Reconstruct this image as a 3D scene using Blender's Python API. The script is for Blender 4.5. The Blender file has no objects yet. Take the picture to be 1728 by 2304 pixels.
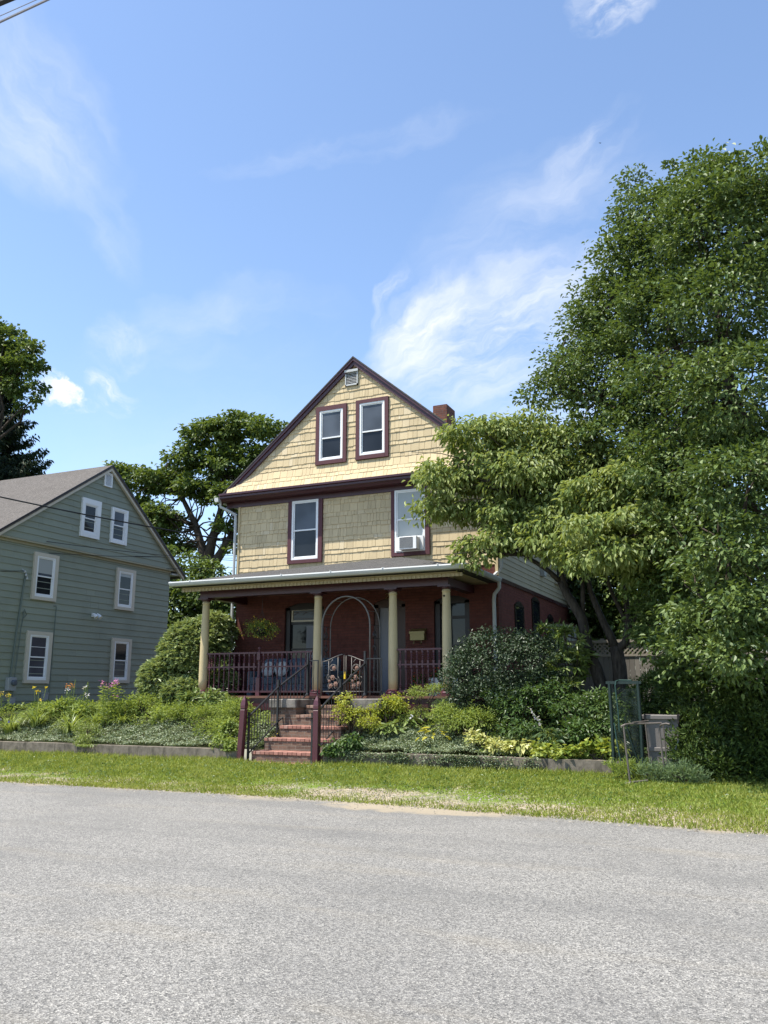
import bpy, math, random
import numpy as np
from mathutils import Vector

random.seed(7)
R = math.radians
SC = bpy.context.scene
COL = SC.collection

# ------------------------------------------------------------------ camera
EYE, FPX, YAW, PITCH = 1.6, 1910.0, R(24.3), R(12.11)
cam = bpy.data.cameras.new('camera'); camo = bpy.data.objects.new('camera', cam); COL.objects.link(camo)
cam.sensor_fit = 'HORIZONTAL'; cam.sensor_width = 36.0; cam.lens = 36.0 * FPX / 1728.0
cam.clip_start = 0.05; cam.clip_end = 3000
camo.location = (0, 0, EYE); camo.rotation_euler = (math.pi / 2 + PITCH, 0, YAW)
SC.camera = camo
SC.render.resolution_x = 768; SC.render.resolution_y = 1024
_F = np.array([-math.sin(YAW) * math.cos(PITCH), math.cos(YAW) * math.cos(PITCH), math.sin(PITCH)])
_R = np.array([math.cos(YAW), math.sin(YAW), 0.0]); _U = np.cross(_R, _F)
def ray(px, py):
    d = _F + _R * (px - 864) / FPX - _U * (py - 1152) / FPX
    return d
def W(px, py, Y):
    """world point seen at photo pixel (px, py) standing on the plane y = Y"""
    d = ray(px, py); t = Y / d[1]
    return np.array([d[0] * t, Y, EYE + d[2] * t])
def D(px, py):
    d = ray(px, py); return d / np.linalg.norm(d)

# ------------------------------------------------------------------ light
SUN_EL, SUN_AZ = R(64), R(50)          # azimuth turned from -Y (towards the camera side) to -X
sun_dir = Vector((-math.sin(SUN_AZ) * math.cos(SUN_EL), -math.cos(SUN_AZ) * math.cos(SUN_EL), math.sin(SUN_EL)))
sl = bpy.data.lights.new('sun', 'SUN'); sl.energy = 4.8; sl.angle = R(0.53); sl.color = (1.0, 0.95, 0.86)
so = bpy.data.objects.new('sun', sl); COL.objects.link(so); so.location = (0, 0, 50)
so.rotation_euler = sun_dir.to_track_quat('Z', 'Y').to_euler()
SC.view_settings.view_transform = 'Standard'; SC.view_settings.look = 'None'
SC.view_settings.gamma = 1.0; SC.view_settings.use_curve_mapping = False
SC.view_settings.exposure = 0.88

world = bpy.data.worlds.new('World'); SC.world = world; world.use_nodes = True
WT = world.node_tree; WT.nodes.clear()
def wn(t, **k):
    n = WT.nodes.new(t)
    for a, b in k.items(): setattr(n, a, b)
    return n
def wlink(a, b): WT.links.new(a, b)
def wmath(op, a, b=None, clamp=False):
    n = wn('ShaderNodeMath', operation=op, use_clamp=clamp)
    for i, v in enumerate((a, b)):
        if v is None: continue
        if isinstance(v, (int, float)): n.inputs[i].default_value = v
        else: wlink(v, n.inputs[i])
    return n.outputs[0]
sky = wn('ShaderNodeTexSky', sky_type='NISHITA'); sky.sun_disc = False
sky.sun_elevation = SUN_EL; sky.sun_rotation = math.pi + SUN_AZ
sky.air_density = 1.0; sky.dust_density = 0.6; sky.ozone_density = 2.2; sky.altitude = 100
geo = wn('ShaderNodeTexCoord')
base_dir = geo.outputs['Generated']
wnz = wn('ShaderNodeTexNoise'); wnz.inputs['Scale'].default_value = 7.0; wnz.inputs['Detail'].default_value = 5
wnz.inputs['Roughness'].default_value = 0.55; wlink(base_dir, wnz.inputs['Vector'])
v1 = wn('ShaderNodeVectorMath', operation='SUBTRACT'); wlink(wnz.outputs['Color'], v1.inputs[0]); v1.inputs[1].default_value = (0.5, 0.5, 0.5)
v2 = wn('ShaderNodeVectorMath', operation='SCALE'); wlink(v1.outputs[0], v2.inputs[0]); v2.inputs['Scale'].default_value = 0.07
v3 = wn('ShaderNodeVectorMath', operation='ADD'); wlink(base_dir, v3.inputs[0]); wlink(v2.outputs[0], v3.inputs[1])
wn2 = wn('ShaderNodeTexNoise'); wn2.inputs['Scale'].default_value = 26.0; wn2.inputs['Detail'].default_value = 6; wlink(base_dir, wn2.inputs['Vector'])
v4 = wn('ShaderNodeVectorMath', operation='SUBTRACT'); wlink(wn2.outputs['Color'], v4.inputs[0]); v4.inputs[1].default_value = (0.5, 0.5, 0.5)
v5 = wn('ShaderNodeVectorMath', operation='SCALE'); wlink(v4.outputs[0], v5.inputs[0]); v5.inputs['Scale'].default_value = 0.035
v6 = wn('ShaderNodeVectorMath', operation='ADD'); wlink(v3.outputs[0], v6.inputs[0]); wlink(v5.outputs[0], v6.inputs[1])
warped = v6.outputs[0]
def wdot(vec, c):
    n = wn('ShaderNodeVectorMath', operation='DOT_PRODUCT'); wlink(vec, n.inputs[0]); n.inputs[1].default_value = tuple(c)
    return n.outputs['Value']
def cloud(p, q, width, amount, streak=5.0, scale=9.0, lo=0.35, hi=0.75, seed=0.0, power=1.0):
    """a patch of cloud along the arc between two directions of the sky"""
    a, b = D(*p), D(*q); c = a + b; c /= np.linalg.norm(c)
    t1 = b - a; L = np.linalg.norm(t1) / 2; t1 /= np.linalg.norm(t1); t1 -= c * (c @ t1); t1 /= np.linalg.norm(t1)
    t2 = np.cross(c, t1)
    d1 = wdot(warped, t1); d2 = wdot(warped, t2); fr = wdot(base_dir, c)
    u = wmath('DIVIDE', d1, L); v = wmath('DIVIDE', d2, width)
    r2 = wmath('ADD', wmath('MULTIPLY', u, u), wmath('MULTIPLY', v, v))
    m = wmath('SUBTRACT', 1.0, r2, clamp=True)
    m = wmath('POWER', m, power)
    m = wmath('MULTIPLY', m, wmath('GREATER_THAN', fr, 0.2))
    cb = wn('ShaderNodeCombineXYZ'); wlink(wmath('MULTIPLY', d1, scale / streak), cb.inputs[0]); wlink(wmath('MULTIPLY', d2, scale), cb.inputs[1])
    cb.inputs[2].default_value = seed
    nz = wn('ShaderNodeTexNoise'); nz.inputs['Scale'].default_value = 1.6; nz.inputs['Detail'].default_value = 10; nz.inputs['Roughness'].default_value = 0.62
    wlink(cb.outputs[0], nz.inputs['Vector'])
    mr = wn('ShaderNodeMapRange'); mr.interpolation_type = 'SMOOTHSTEP'; mr.inputs[1].default_value = lo; mr.inputs[2].default_value = hi
    wlink(nz.outputs['Fac'], mr.inputs[0])
    return wmath('MULTIPLY', wmath('MULTIPLY', m, mr.outputs[0]), amount)
CL = [
    cloud((800, 890), (1480, 590), 0.078, 1.0, 4.0, 15, 0.27, 0.76, 1.0),
    cloud((835, 860), (1060, 600), 0.036, 0.85, 4.5, 16, 0.27, 0.76, 2.0),
    cloud((850, 760), (915, 560), 0.014, 0.55, 4.0, 24, 0.36, 0.8, 3.0),
    cloud((900, 660), (1600, 400), 0.10, 0.42, 4.0, 10, 0.28, 0.85, 4.0),
    cloud((1200, 450), (1440, 220), 0.030, 0.42, 4.0, 14, 0.35, 0.8, 5.0),
    cloud((-160, -60), (240, 480), 0.085, 0.62, 3.0, 9, 0.25, 0.9, 6.0),
    cloud((120, 300), (310, 660), 0.028, 0.30, 3.0, 12, 0.3, 0.85, 6.5),
    cloud((420, 400), (1150, 255), 0.020, 0.26, 4.0, 14, 0.35, 0.85, 7.0),
    cloud((50, 835), (245, 925), 0.030, 1.7, 1.5, 17, 0.40, 0.64, 8.3, 0.8),
    cloud((190, 845), (320, 940), 0.022, 0.8, 2.2, 22, 0.40, 0.7, 9.4),
    cloud((150, 780), (820, 680), 0.045, 0.30, 3.0, 11, 0.3, 0.85, 10.0),
    cloud((180, 720), (330, 830), 0.032, 0.48, 1.6, 18, 0.35, 0.78, 11.0),
    cloud((1270, 60), (1500, -40), 0.034, 0.9, 1.8, 20, 0.38, 0.75, 12.0),
    cloud((940, 980), (1500, 850), 0.06, 0.42, 2.5, 11, 0.25, 0.8, 13.0),
    cloud((-100, 1100), (900, 950), 0.16, 0.16, 2.0, 6, 0.2, 0.9, 14.0),
]
tot = CL[0]
for c in CL[1:]: tot = wmath('ADD', tot, c)
tot = wmath('MINIMUM', tot, 0.93)
hs = wn('ShaderNodeHueSaturation'); hs.inputs['Saturation'].default_value = 1.0; hs.inputs['Value'].default_value = 1.0
wlink(sky.outputs[0], hs.inputs['Color'])
mx = wn('ShaderNodeMix', data_type='RGBA'); wlink(tot, mx.inputs[0]); wlink(hs.outputs[0], mx.inputs[6]); mx.inputs[7].default_value = (4.15, 4.25, 4.4, 1)
bg = wn('ShaderNodeBackground'); bg.inputs['Strength'].default_value = 0.148
wlink(mx.outputs[2], bg.inputs['Color'])
wo = wn('ShaderNodeOutputWorld'); wlink(bg.outputs[0], wo.inputs['Surface'])

# ------------------------------------------------------------------ materials
class NT:
    def __init__(s, name):
        s.m = bpy.data.materials.new(name); s.m.use_nodes = True; s.t = s.m.node_tree; s.t.nodes.clear()
        s.out = s.t.nodes.new('ShaderNodeOutputMaterial')
    def n(s, t, **k):
        n = s.t.nodes.new(t)
        for a, b in k.items():
            setattr(n, a, b)
        return n
    def l(s, a, b): s.t.links.new(a, b)
    def coord(s, out='Object', scale=(1, 1, 1), rot=(0, 0, 0), loc=(0, 0, 0)):
        c = s.n('ShaderNodeTexCoord'); m = s.n('ShaderNodeMapping'); m.inputs['Scale'].default_value = scale
        m.inputs['Rotation'].default_value = rot; m.inputs['Location'].default_value = loc
        s.l(c.outputs[out], m.inputs[0]); return m.outputs[0]
    def wpos(s):
        return s.n('ShaderNodeNewGeometry').outputs['Position']
    def noise(s, vec, scale, detail=4, rough=0.55):
        n = s.n('ShaderNodeTexNoise'); n.inputs['Scale'].default_value = scale; n.inputs['Detail'].default_value = detail
        n.inputs['Roughness'].default_value = rough
        if vec is not None: s.l(vec, n.inputs['Vector'])
        return n
    def ramp(s, fac, stops):
        r = s.n('ShaderNodeValToRGB'); e = r.color_ramp.elements
        while len(e) > 1: e.remove(e[-1])
        e[0].position, e[0].color = stops[0][0], (*stops[0][1], 1)
        for p, c in stops[1:]:
            k = e.new(p); k.color = (*c, 1)
        s.l(fac, r.inputs[0]); return r.outputs[0]
    def mix(s, fac, a, b, mode='MIX'):
        m = s.n('ShaderNodeMix', data_type='RGBA', blend_type=mode)
        for i, v in ((0, fac), (6, a), (7, b)):
            if isinstance(v, (int, float)): m.inputs[i].default_value = v
            elif isinstance(v, tuple): m.inputs[i].default_value = (*v, 1)
            else: s.l(v, m.inputs[i])
        return m.outputs[2]
    def math(s, op, a, b=None, clamp=False):
        n = s.n('ShaderNodeMath', operation=op, use_clamp=clamp)
        for i, v in enumerate((a, b)):
            if v is None: continue
            if isinstance(v, (int, float)): n.inputs[i].default_value = v
            else: s.l(v, n.inputs[i])
        return n.outputs[0]
    def step(s, v, lo, hi):
        m = s.n('ShaderNodeMapRange'); m.interpolation_type = 'SMOOTHSTEP'; m.inputs[1].default_value = lo; m.inputs[2].default_value = hi
        s.l(v, m.inputs[0]); return m.outputs[0]
    def rnd(s):
        return s.n('ShaderNodeNewGeometry').outputs['Random Per Island']
    def bsdf(s, col, rough=0.6, spec=0.3, metal=0.0, bump=None, bstr=0.3, bdist=0.01):
        b = s.n('ShaderNodeBsdfPrincipled')
        if isinstance(col, tuple): b.inputs['Base Color'].default_value = (*col, 1)
        else: s.l(col, b.inputs['Base Color'])
        if isinstance(rough, (int, float)): b.inputs['Roughness'].default_value = rough
        else: s.l(rough, b.inputs['Roughness'])
        b.inputs['Specular IOR Level'].default_value = spec; b.inputs['Metallic'].default_value = metal
        if bump is not None:
            bm = s.n('ShaderNodeBump'); bm.inputs['Strength'].default_value = bstr; bm.inputs['Distance'].default_value = bdist
            s.l(bump, bm.inputs['Height']); s.l(bm.outputs[0], b.inputs['Normal'])
        return b
    def done(s, sh):
        s.l(sh.outputs[0], s.out.inputs['Surface']); return s.m

def paint(name, col, var=0.12, rough=0.55, spec=0.35, dirt=0.25, metal=0.0, wear=None):
    t = NT(name); p = t.wpos()
    a = t.noise(p, 3.0, 6).outputs['Fac']; b = t.noise(p, 28.0, 4).outputs['Fac']
    c = t.mix(t.math('MULTIPLY', a, var * 1.6), col, tuple(x * 0.55 for x in col))
    c = t.mix(t.math('MULTIPLY', t.step(b, 0.52, 0.75), dirt), c, tuple(x * 0.6 + 0.01 for x in col))
    if wear:
        c = t.mix(t.math('MULTIPLY', t.step(t.noise(p, 40.0, 5).outputs['Fac'], 0.64, 0.7), 0.6), c, wear)
    return t.done(t.bsdf(c, rough, spec, metal, b, 0.15, 0.004))

def per_piece(name, col, spread=0.1, rough=0.7, hue=None, grain=(60, 60, 3)):
    """painted wood in separate pieces: every island its own tone"""
    t = NT(name); p = t.wpos()
    r = t.rnd(); hi = tuple(min(1, x * (1 + spread)) for x in col); lo = tuple(x * (1 - spread) for x in col)
    c = t.mix(r, lo, hi)
    if hue: c = t.mix(t.math('MULTIPLY', t.step(r, 0.86, 1.0), 0.6), c, hue)
    w = t.noise(p, 1.2, 6).outputs['Fac']
    c = t.mix(t.math('MULTIPLY', t.step(w, 0.45, 0.75), 0.42), c, tuple(x * 0.7 for x in col))
    mp = t.n('ShaderNodeMapping'); mp.inputs['Scale'].default_value = grain; t.l(p, mp.inputs[0])
    g = t.noise(mp.outputs[0], 1.0, 5).outputs['Fac']
    c = t.mix(t.math('MULTIPLY', t.step(g, 0.5, 0.75), 0.16), c, tuple(x * 0.6 for x in col))
    return t.done(t.bsdf(c, rough, 0.25, 0, g, 0.25, 0.004))

def brick(name, c1, c2, mort, axis='x', rough=0.85, scale=1.0, mix_dark=0.5, off=0.0):
    t = NT(name)
    sp = t.n('ShaderNodeSeparateXYZ'); t.l(t.wpos(), sp.inputs[0])
    cb = t.n('ShaderNodeCombineXYZ'); t.l(sp.outputs[0 if axis == 'x' else 1], cb.inputs[0]); t.l(sp.outputs[2], cb.inputs[1])
    b = t.n('ShaderNodeTexBrick'); t.l(cb.outputs[0], b.inputs['Vector'])
    b.inputs['Scale'].default_value = scale; b.inputs['Brick Width'].default_value = 0.215; b.inputs['Row Height'].default_value = 0.072
    b.inputs['Mortar Size'].default_value = 0.007; b.inputs['Mortar Smooth'].default_value = 0.2; b.inputs['Bias'].default_value = 0.0
    b.inputs['Color1'].default_value = (*c1, 1); b.inputs['Color2'].default_value = (*c2, 1); b.inputs['Mortar'].default_value = (*mort, 1)
    nz = t.noise(t.wpos(), 9, 6).outputs['Fac']; n2 = t.noise(t.wpos(), 70, 3).outputs['Fac']
    c = t.mix(t.math('MULTIPLY', t.step(nz, 0.45, 0.75), mix_dark), b.outputs['Color'], tuple(x * 0.45 for x in c1))
    h = t.math('ADD', t.math('MULTIPLY', b.outputs['Fac'], -1.0), t.math('MULTIPLY', n2, 0.35))
    return t.done(t.bsdf(c, rough, 0.2, 0, h, 0.6, 0.012))

def shingle_roof(name, c1, c2, axis='y', scale=1.0):
    t = NT(name); sp = t.n('ShaderNodeSeparateXYZ'); t.l(t.wpos(), sp.inputs[0])
    cb = t.n('ShaderNodeCombineXYZ'); t.l(sp.outputs[0 if axis == 'x' else 1], cb.inputs[0]); t.l(sp.outputs[2], cb.inputs[1])
    b = t.n('ShaderNodeTexBrick'); t.l(cb.outputs[0], b.inputs['Vector']); b.inputs['Brick Width'].default_value = 0.3
    b.inputs['Row Height'].default_value = 0.1 * scale; b.inputs['Mortar Size'].default_value = 0.021 * scale; b.inputs['Mortar Smooth'].default_value = 0.4
    b.inputs['Color1'].default_value = (*c1, 1); b.inputs['Color2'].default_value = (*c2, 1); b.inputs['Mortar'].default_value = (*[x * 0.45 for x in c1], 1)
    n1 = t.noise(t.wpos(), 120, 3).outputs['Fac']; n2 = t.noise(t.wpos(), 1.3, 5).outputs['Fac']
    c = t.mix(t.math('MULTIPLY', t.step(n2, 0.45, 0.75), 0.35), b.outputs['Color'], tuple(x * 0.6 for x in c1))
    c = t.mix(t.math('MULTIPLY', t.step(n1, 0.5, 0.7), 0.35), c, tuple(min(1, x * 1.6) for x in c2))
    h = t.math('ADD', t.math('MULTIPLY', b.outputs['Fac'], -1.0), t.math('MULTIPLY', n1, 0.5))
    return t.done(t.bsdf(c, 0.9, 0.15, 0, h, 0.5, 0.012))

def leafmat(name, cols, trans=0.3, rough=0.42, spec=0.4, patch=0.5, pscale=1.2):
    """cols: three greens from dark to light; a leaf picks its own"""
    t = NT(name); r = t.rnd()
    c = t.ramp(r, [(0.0, cols[0]), (0.55, cols[1]), (0.97, cols[2])])
    n = t.noise(t.wpos(), pscale, 3).outputs['Fac']
    c = t.mix(t.math('MULTIPLY', t.step(n, 0.42, 0.68), patch), c, cols[2])
    b = t.bsdf(c, rough, spec)
    tr = t.n('ShaderNodeBsdfTranslucent')
    tc = t.mix(0.65, c, (cols[2][0] * 1.5, cols[2][1] * 1.45, cols[2][2] * 0.6)); t.l(tc, tr.inputs['Color'])
    mxs = t.n('ShaderNodeMixShader'); mxs.inputs[0].default_value = trans
    t.l(b.outputs[0], mxs.inputs[1]); t.l(tr.outputs[0], mxs.inputs[2])
    return t.done(mxs)

def bark(name, c1, c2):
    t = NT(name); p = t.wpos(); mp = t.n('ShaderNodeMapping'); mp.inputs['Scale'].default_value = (22, 22, 5); t.l(p, mp.inputs[0])
    n = t.noise(mp.outputs[0], 1.0, 6, 0.65).outputs['Fac']
    c = t.ramp(n, [(0.3, c1), (0.65, c2), (0.9, tuple(x * 1.25 for x in c2))])
    return t.done(t.bsdf(c, 0.9, 0.15, 0, n, 0.8, 0.02))

def glass(name, col=(0.012, 0.014, 0.017), rough=0.04, spec=0.28):
    t = NT(name); n = t.noise(t.wpos(), 0.9, 2).outputs['Fac']
    c = t.mix(t.step(n, 0.4, 0.7), col, tuple(x * 1.8 for x in col))
    return t.done(t.bsdf(c, rough, spec, 0, n, 0.04, 0.05))

def asphalt():
    t = NT('asphalt'); p = t.wpos()
    sp = t.n('ShaderNodeSeparateXYZ'); t.l(p, sp.inputs[0])
    v = t.n('ShaderNodeTexVoronoi'); v.inputs['Scale'].default_value = 115; v.inputs['Randomness'].default_value = 1.0; t.l(p, v.inputs['Vector'])
    sv = t.n('ShaderNodeSeparateColor'); t.l(v.outputs['Color'], sv.inputs[0])
    c = t.ramp(sv.outputs[0], [(0.0, (0.07, 0.069, 0.066)), (0.35, (0.165, 0.158, 0.144)), (0.7, (0.245, 0.234, 0.212)), (1.0, (0.42, 0.40, 0.36))])
    v2 = t.n('ShaderNodeTexVoronoi'); v2.inputs['Scale'].default_value = 38; t.l(p, v2.inputs['Vector'])
    s2 = t.n('ShaderNodeSeparateColor'); t.l(v2.outputs['Color'], s2.inputs[0])
    c = t.mix(t.math('MULTIPLY', t.step(s2.outputs[1], 0.6, 1.0), 0.32), c, (0.30, 0.29, 0.27))
    c = t.mix(t.math('MULTIPLY', t.step(s2.outputs[2], 0.72, 1.0), 0.35), c, (0.07, 0.069, 0.067))
    big = t.noise(p, 0.55, 5).outputs['Fac']
    c = t.mix(t.math('MULTIPLY', t.step(big, 0.4, 0.65), 0.25), c, (0.11, 0.108, 0.104))
    # worn sandy wheel stains along the street
    mp = t.n('ShaderNodeMapping'); mp.inputs['Scale'].default_value = (0.35, 1.6, 1); t.l(p, mp.inputs[0])
    st = t.noise(mp.outputs[0], 1.0, 6, 0.6).outputs['Fac']
    c = t.mix(t.math('MULTIPLY', t.step(st, 0.5, 0.8), 0.26), c, (0.30, 0.255, 0.18))
    mp2 = t.n('ShaderNodeMapping'); mp2.inputs['Scale'].default_value = (0.12, 0.7, 1); mp2.inputs['Location'].default_value = (7, 3, 0); t.l(p, mp2.inputs[0])
    dk = t.noise(mp2.outputs[0], 1.0, 4, 0.5).outputs['Fac']
    c = t.mix(t.math('MULTIPLY', t.step(dk, 0.55, 0.75), 0.35), c, (0.105, 0.103, 0.10))
    # washed-out sand where the road meets the verge
    e = t.math('ADD', sp.outputs[1], t.math('MULTIPLY', t.math('SUBTRACT', t.noise(p, 0.8, 5).outputs['Fac'], 0.5), 2.4))
    e = t.math('ADD', e, t.math('MULTIPLY', t.math('MAXIMUM', t.math('ADD', sp.outputs[0], 5.5), 0.0), 0.15))
    c = t.mix(t.math('MULTIPLY', t.step(e, 11.8, 12.5), 0.85), c, (0.36, 0.30, 0.21))
    ex = t.math('MULTIPLY', t.math('ADD', sp.outputs[0], 4.7), 0.62); ey = t.math('MULTIPLY', t.math('SUBTRACT', sp.outputs[1], 11.75), 2.1)
    rr = t.math('ADD', t.math('ADD', t.math('MULTIPLY', ex, ex), t.math('MULTIPLY', ey, ey)), t.math('MULTIPLY', t.math('SUBTRACT', t.noise(p, 2.2, 6).outputs['Fac'], 0.5), 2.6))
    c = t.mix(t.math('MULTIPLY', t.step(t.math('SUBTRACT', 1.15, rr), 0.0, 0.7), 0.85), c, (0.37, 0.305, 0.21))
    tr = t.n('ShaderNodeMapping'); tr.inputs['Scale'].default_value = (0.03, 1.0, 1); t.l(p, tr.inputs[0]); tk = t.noise(tr.outputs[0], 0.55, 3).outputs['Fac']
    c = t.mix(t.math('MULTIPLY', t.step(tk, 0.52, 0.62), 0.22), c, (0.12, 0.118, 0.112))
    h = t.math('ADD', v.outputs['Distance'], t.math('MULTIPLY', v2.outputs['Distance'], 0.6))
    return t.done(t.bsdf(c, 0.85, 0.25, 0, h, 0.5, 0.012))

def verge_mat():
    t = NT('verge_soil'); p = t.wpos(); n = t.noise(p, 1.1, 6).outputs['Fac']; f = t.noise(p, 55, 3).outputs['Fac']
    v = t.n('ShaderNodeTexVoronoi'); v.inputs['Scale'].default_value = 45; t.l(p, v.inputs['Vector'])
    sv = t.n('ShaderNodeSeparateColor'); t.l(v.outputs['Color'], sv.inputs[0])
    gravel = t.ramp(sv.outputs[0], [(0, (0.13, 0.105, 0.07)), (0.5, (0.27, 0.225, 0.15)), (1, (0.48, 0.42, 0.32))])
    green = t.ramp(f, [(0.3, (0.07, 0.11, 0.015)), (0.6, (0.15, 0.21, 0.035)), (0.8, (0.26, 0.25, 0.09))])
    sp = t.n('ShaderNodeSeparateXYZ'); t.l(p, sp.inputs[0])
    g = t.math('ADD', t.math('MULTIPLY', t.math('SUBTRACT', 14.4, sp.outputs[1]), 0.33), t.math('MULTIPLY', t.math('SUBTRACT', n, 0.5), 2.2))
    return t.done(t.bsdf(t.mix(t.step(g, 0.25, 0.7), green, gravel), 0.95, 0.1, 0, v.outputs['Distance'], 0.5, 0.02))

def soil_mat():
    t = NT('garden_soil'); p = t.wpos(); f = t.noise(p, 25, 5).outputs['Fac']; n = t.noise(p, 2, 4).outputs['Fac']
    c = t.ramp(f, [(0.3, (0.02, 0.025, 0.01)), (0.7, (0.06, 0.055, 0.03))])
    c = t.mix(t.math('MULTIPLY', t.step(n, 0.4, 0.65), 0.6), c, (0.04, 0.075, 0.015))
    return t.done(t.bsdf(c, 0.95, 0.1, 0, f, 0.6, 0.03))

def concrete(name, col, stain=(0.05, 0.045, 0.035)):
    t = NT(name); p = t.wpos(); n = t.noise(p, 6, 6, 0.65).outputs['Fac']; f = t.noise(p, 90, 3).outputs['Fac']
    mp = t.n('ShaderNodeMapping'); mp.inputs['Scale'].default_value = (5, 5, 1.6); t.l(p, mp.inputs[0]); s = t.noise(mp.outputs[0], 1, 6, 0.65).outputs['Fac']
    c = t.mix(t.step(n, 0.35, 0.75), tuple(x * 1.15 for x in col), tuple(x * 0.6 for x in col))
    c = t.mix(t.math('MULTIPLY', t.step(s, 0.45, 0.7), 0.75), c, stain)
    return t.done(t.bsdf(c, 0.92, 0.15, 0, t.math('ADD', n, t.math('MULTIPLY', f, 0.4)), 0.5, 0.015))

def netmat(name, col, alpha):
    t = NT(name); b = t.bsdf(col, 0.6, 0.3); tr = t.n('ShaderNodeBsdfTransparent'); m = t.n('ShaderNodeMixShader')
    n = t.noise(t.wpos(), 6, 4).outputs['Fac']; t.l(t.math('MULTIPLY', t.step(n, 0.2, 0.9), alpha * 2, True), m.inputs[0])
    t.l(tr.outputs[0], m.inputs[1]); t.l(b.outputs[0], m.inputs[2]); return t.done(m)

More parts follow.
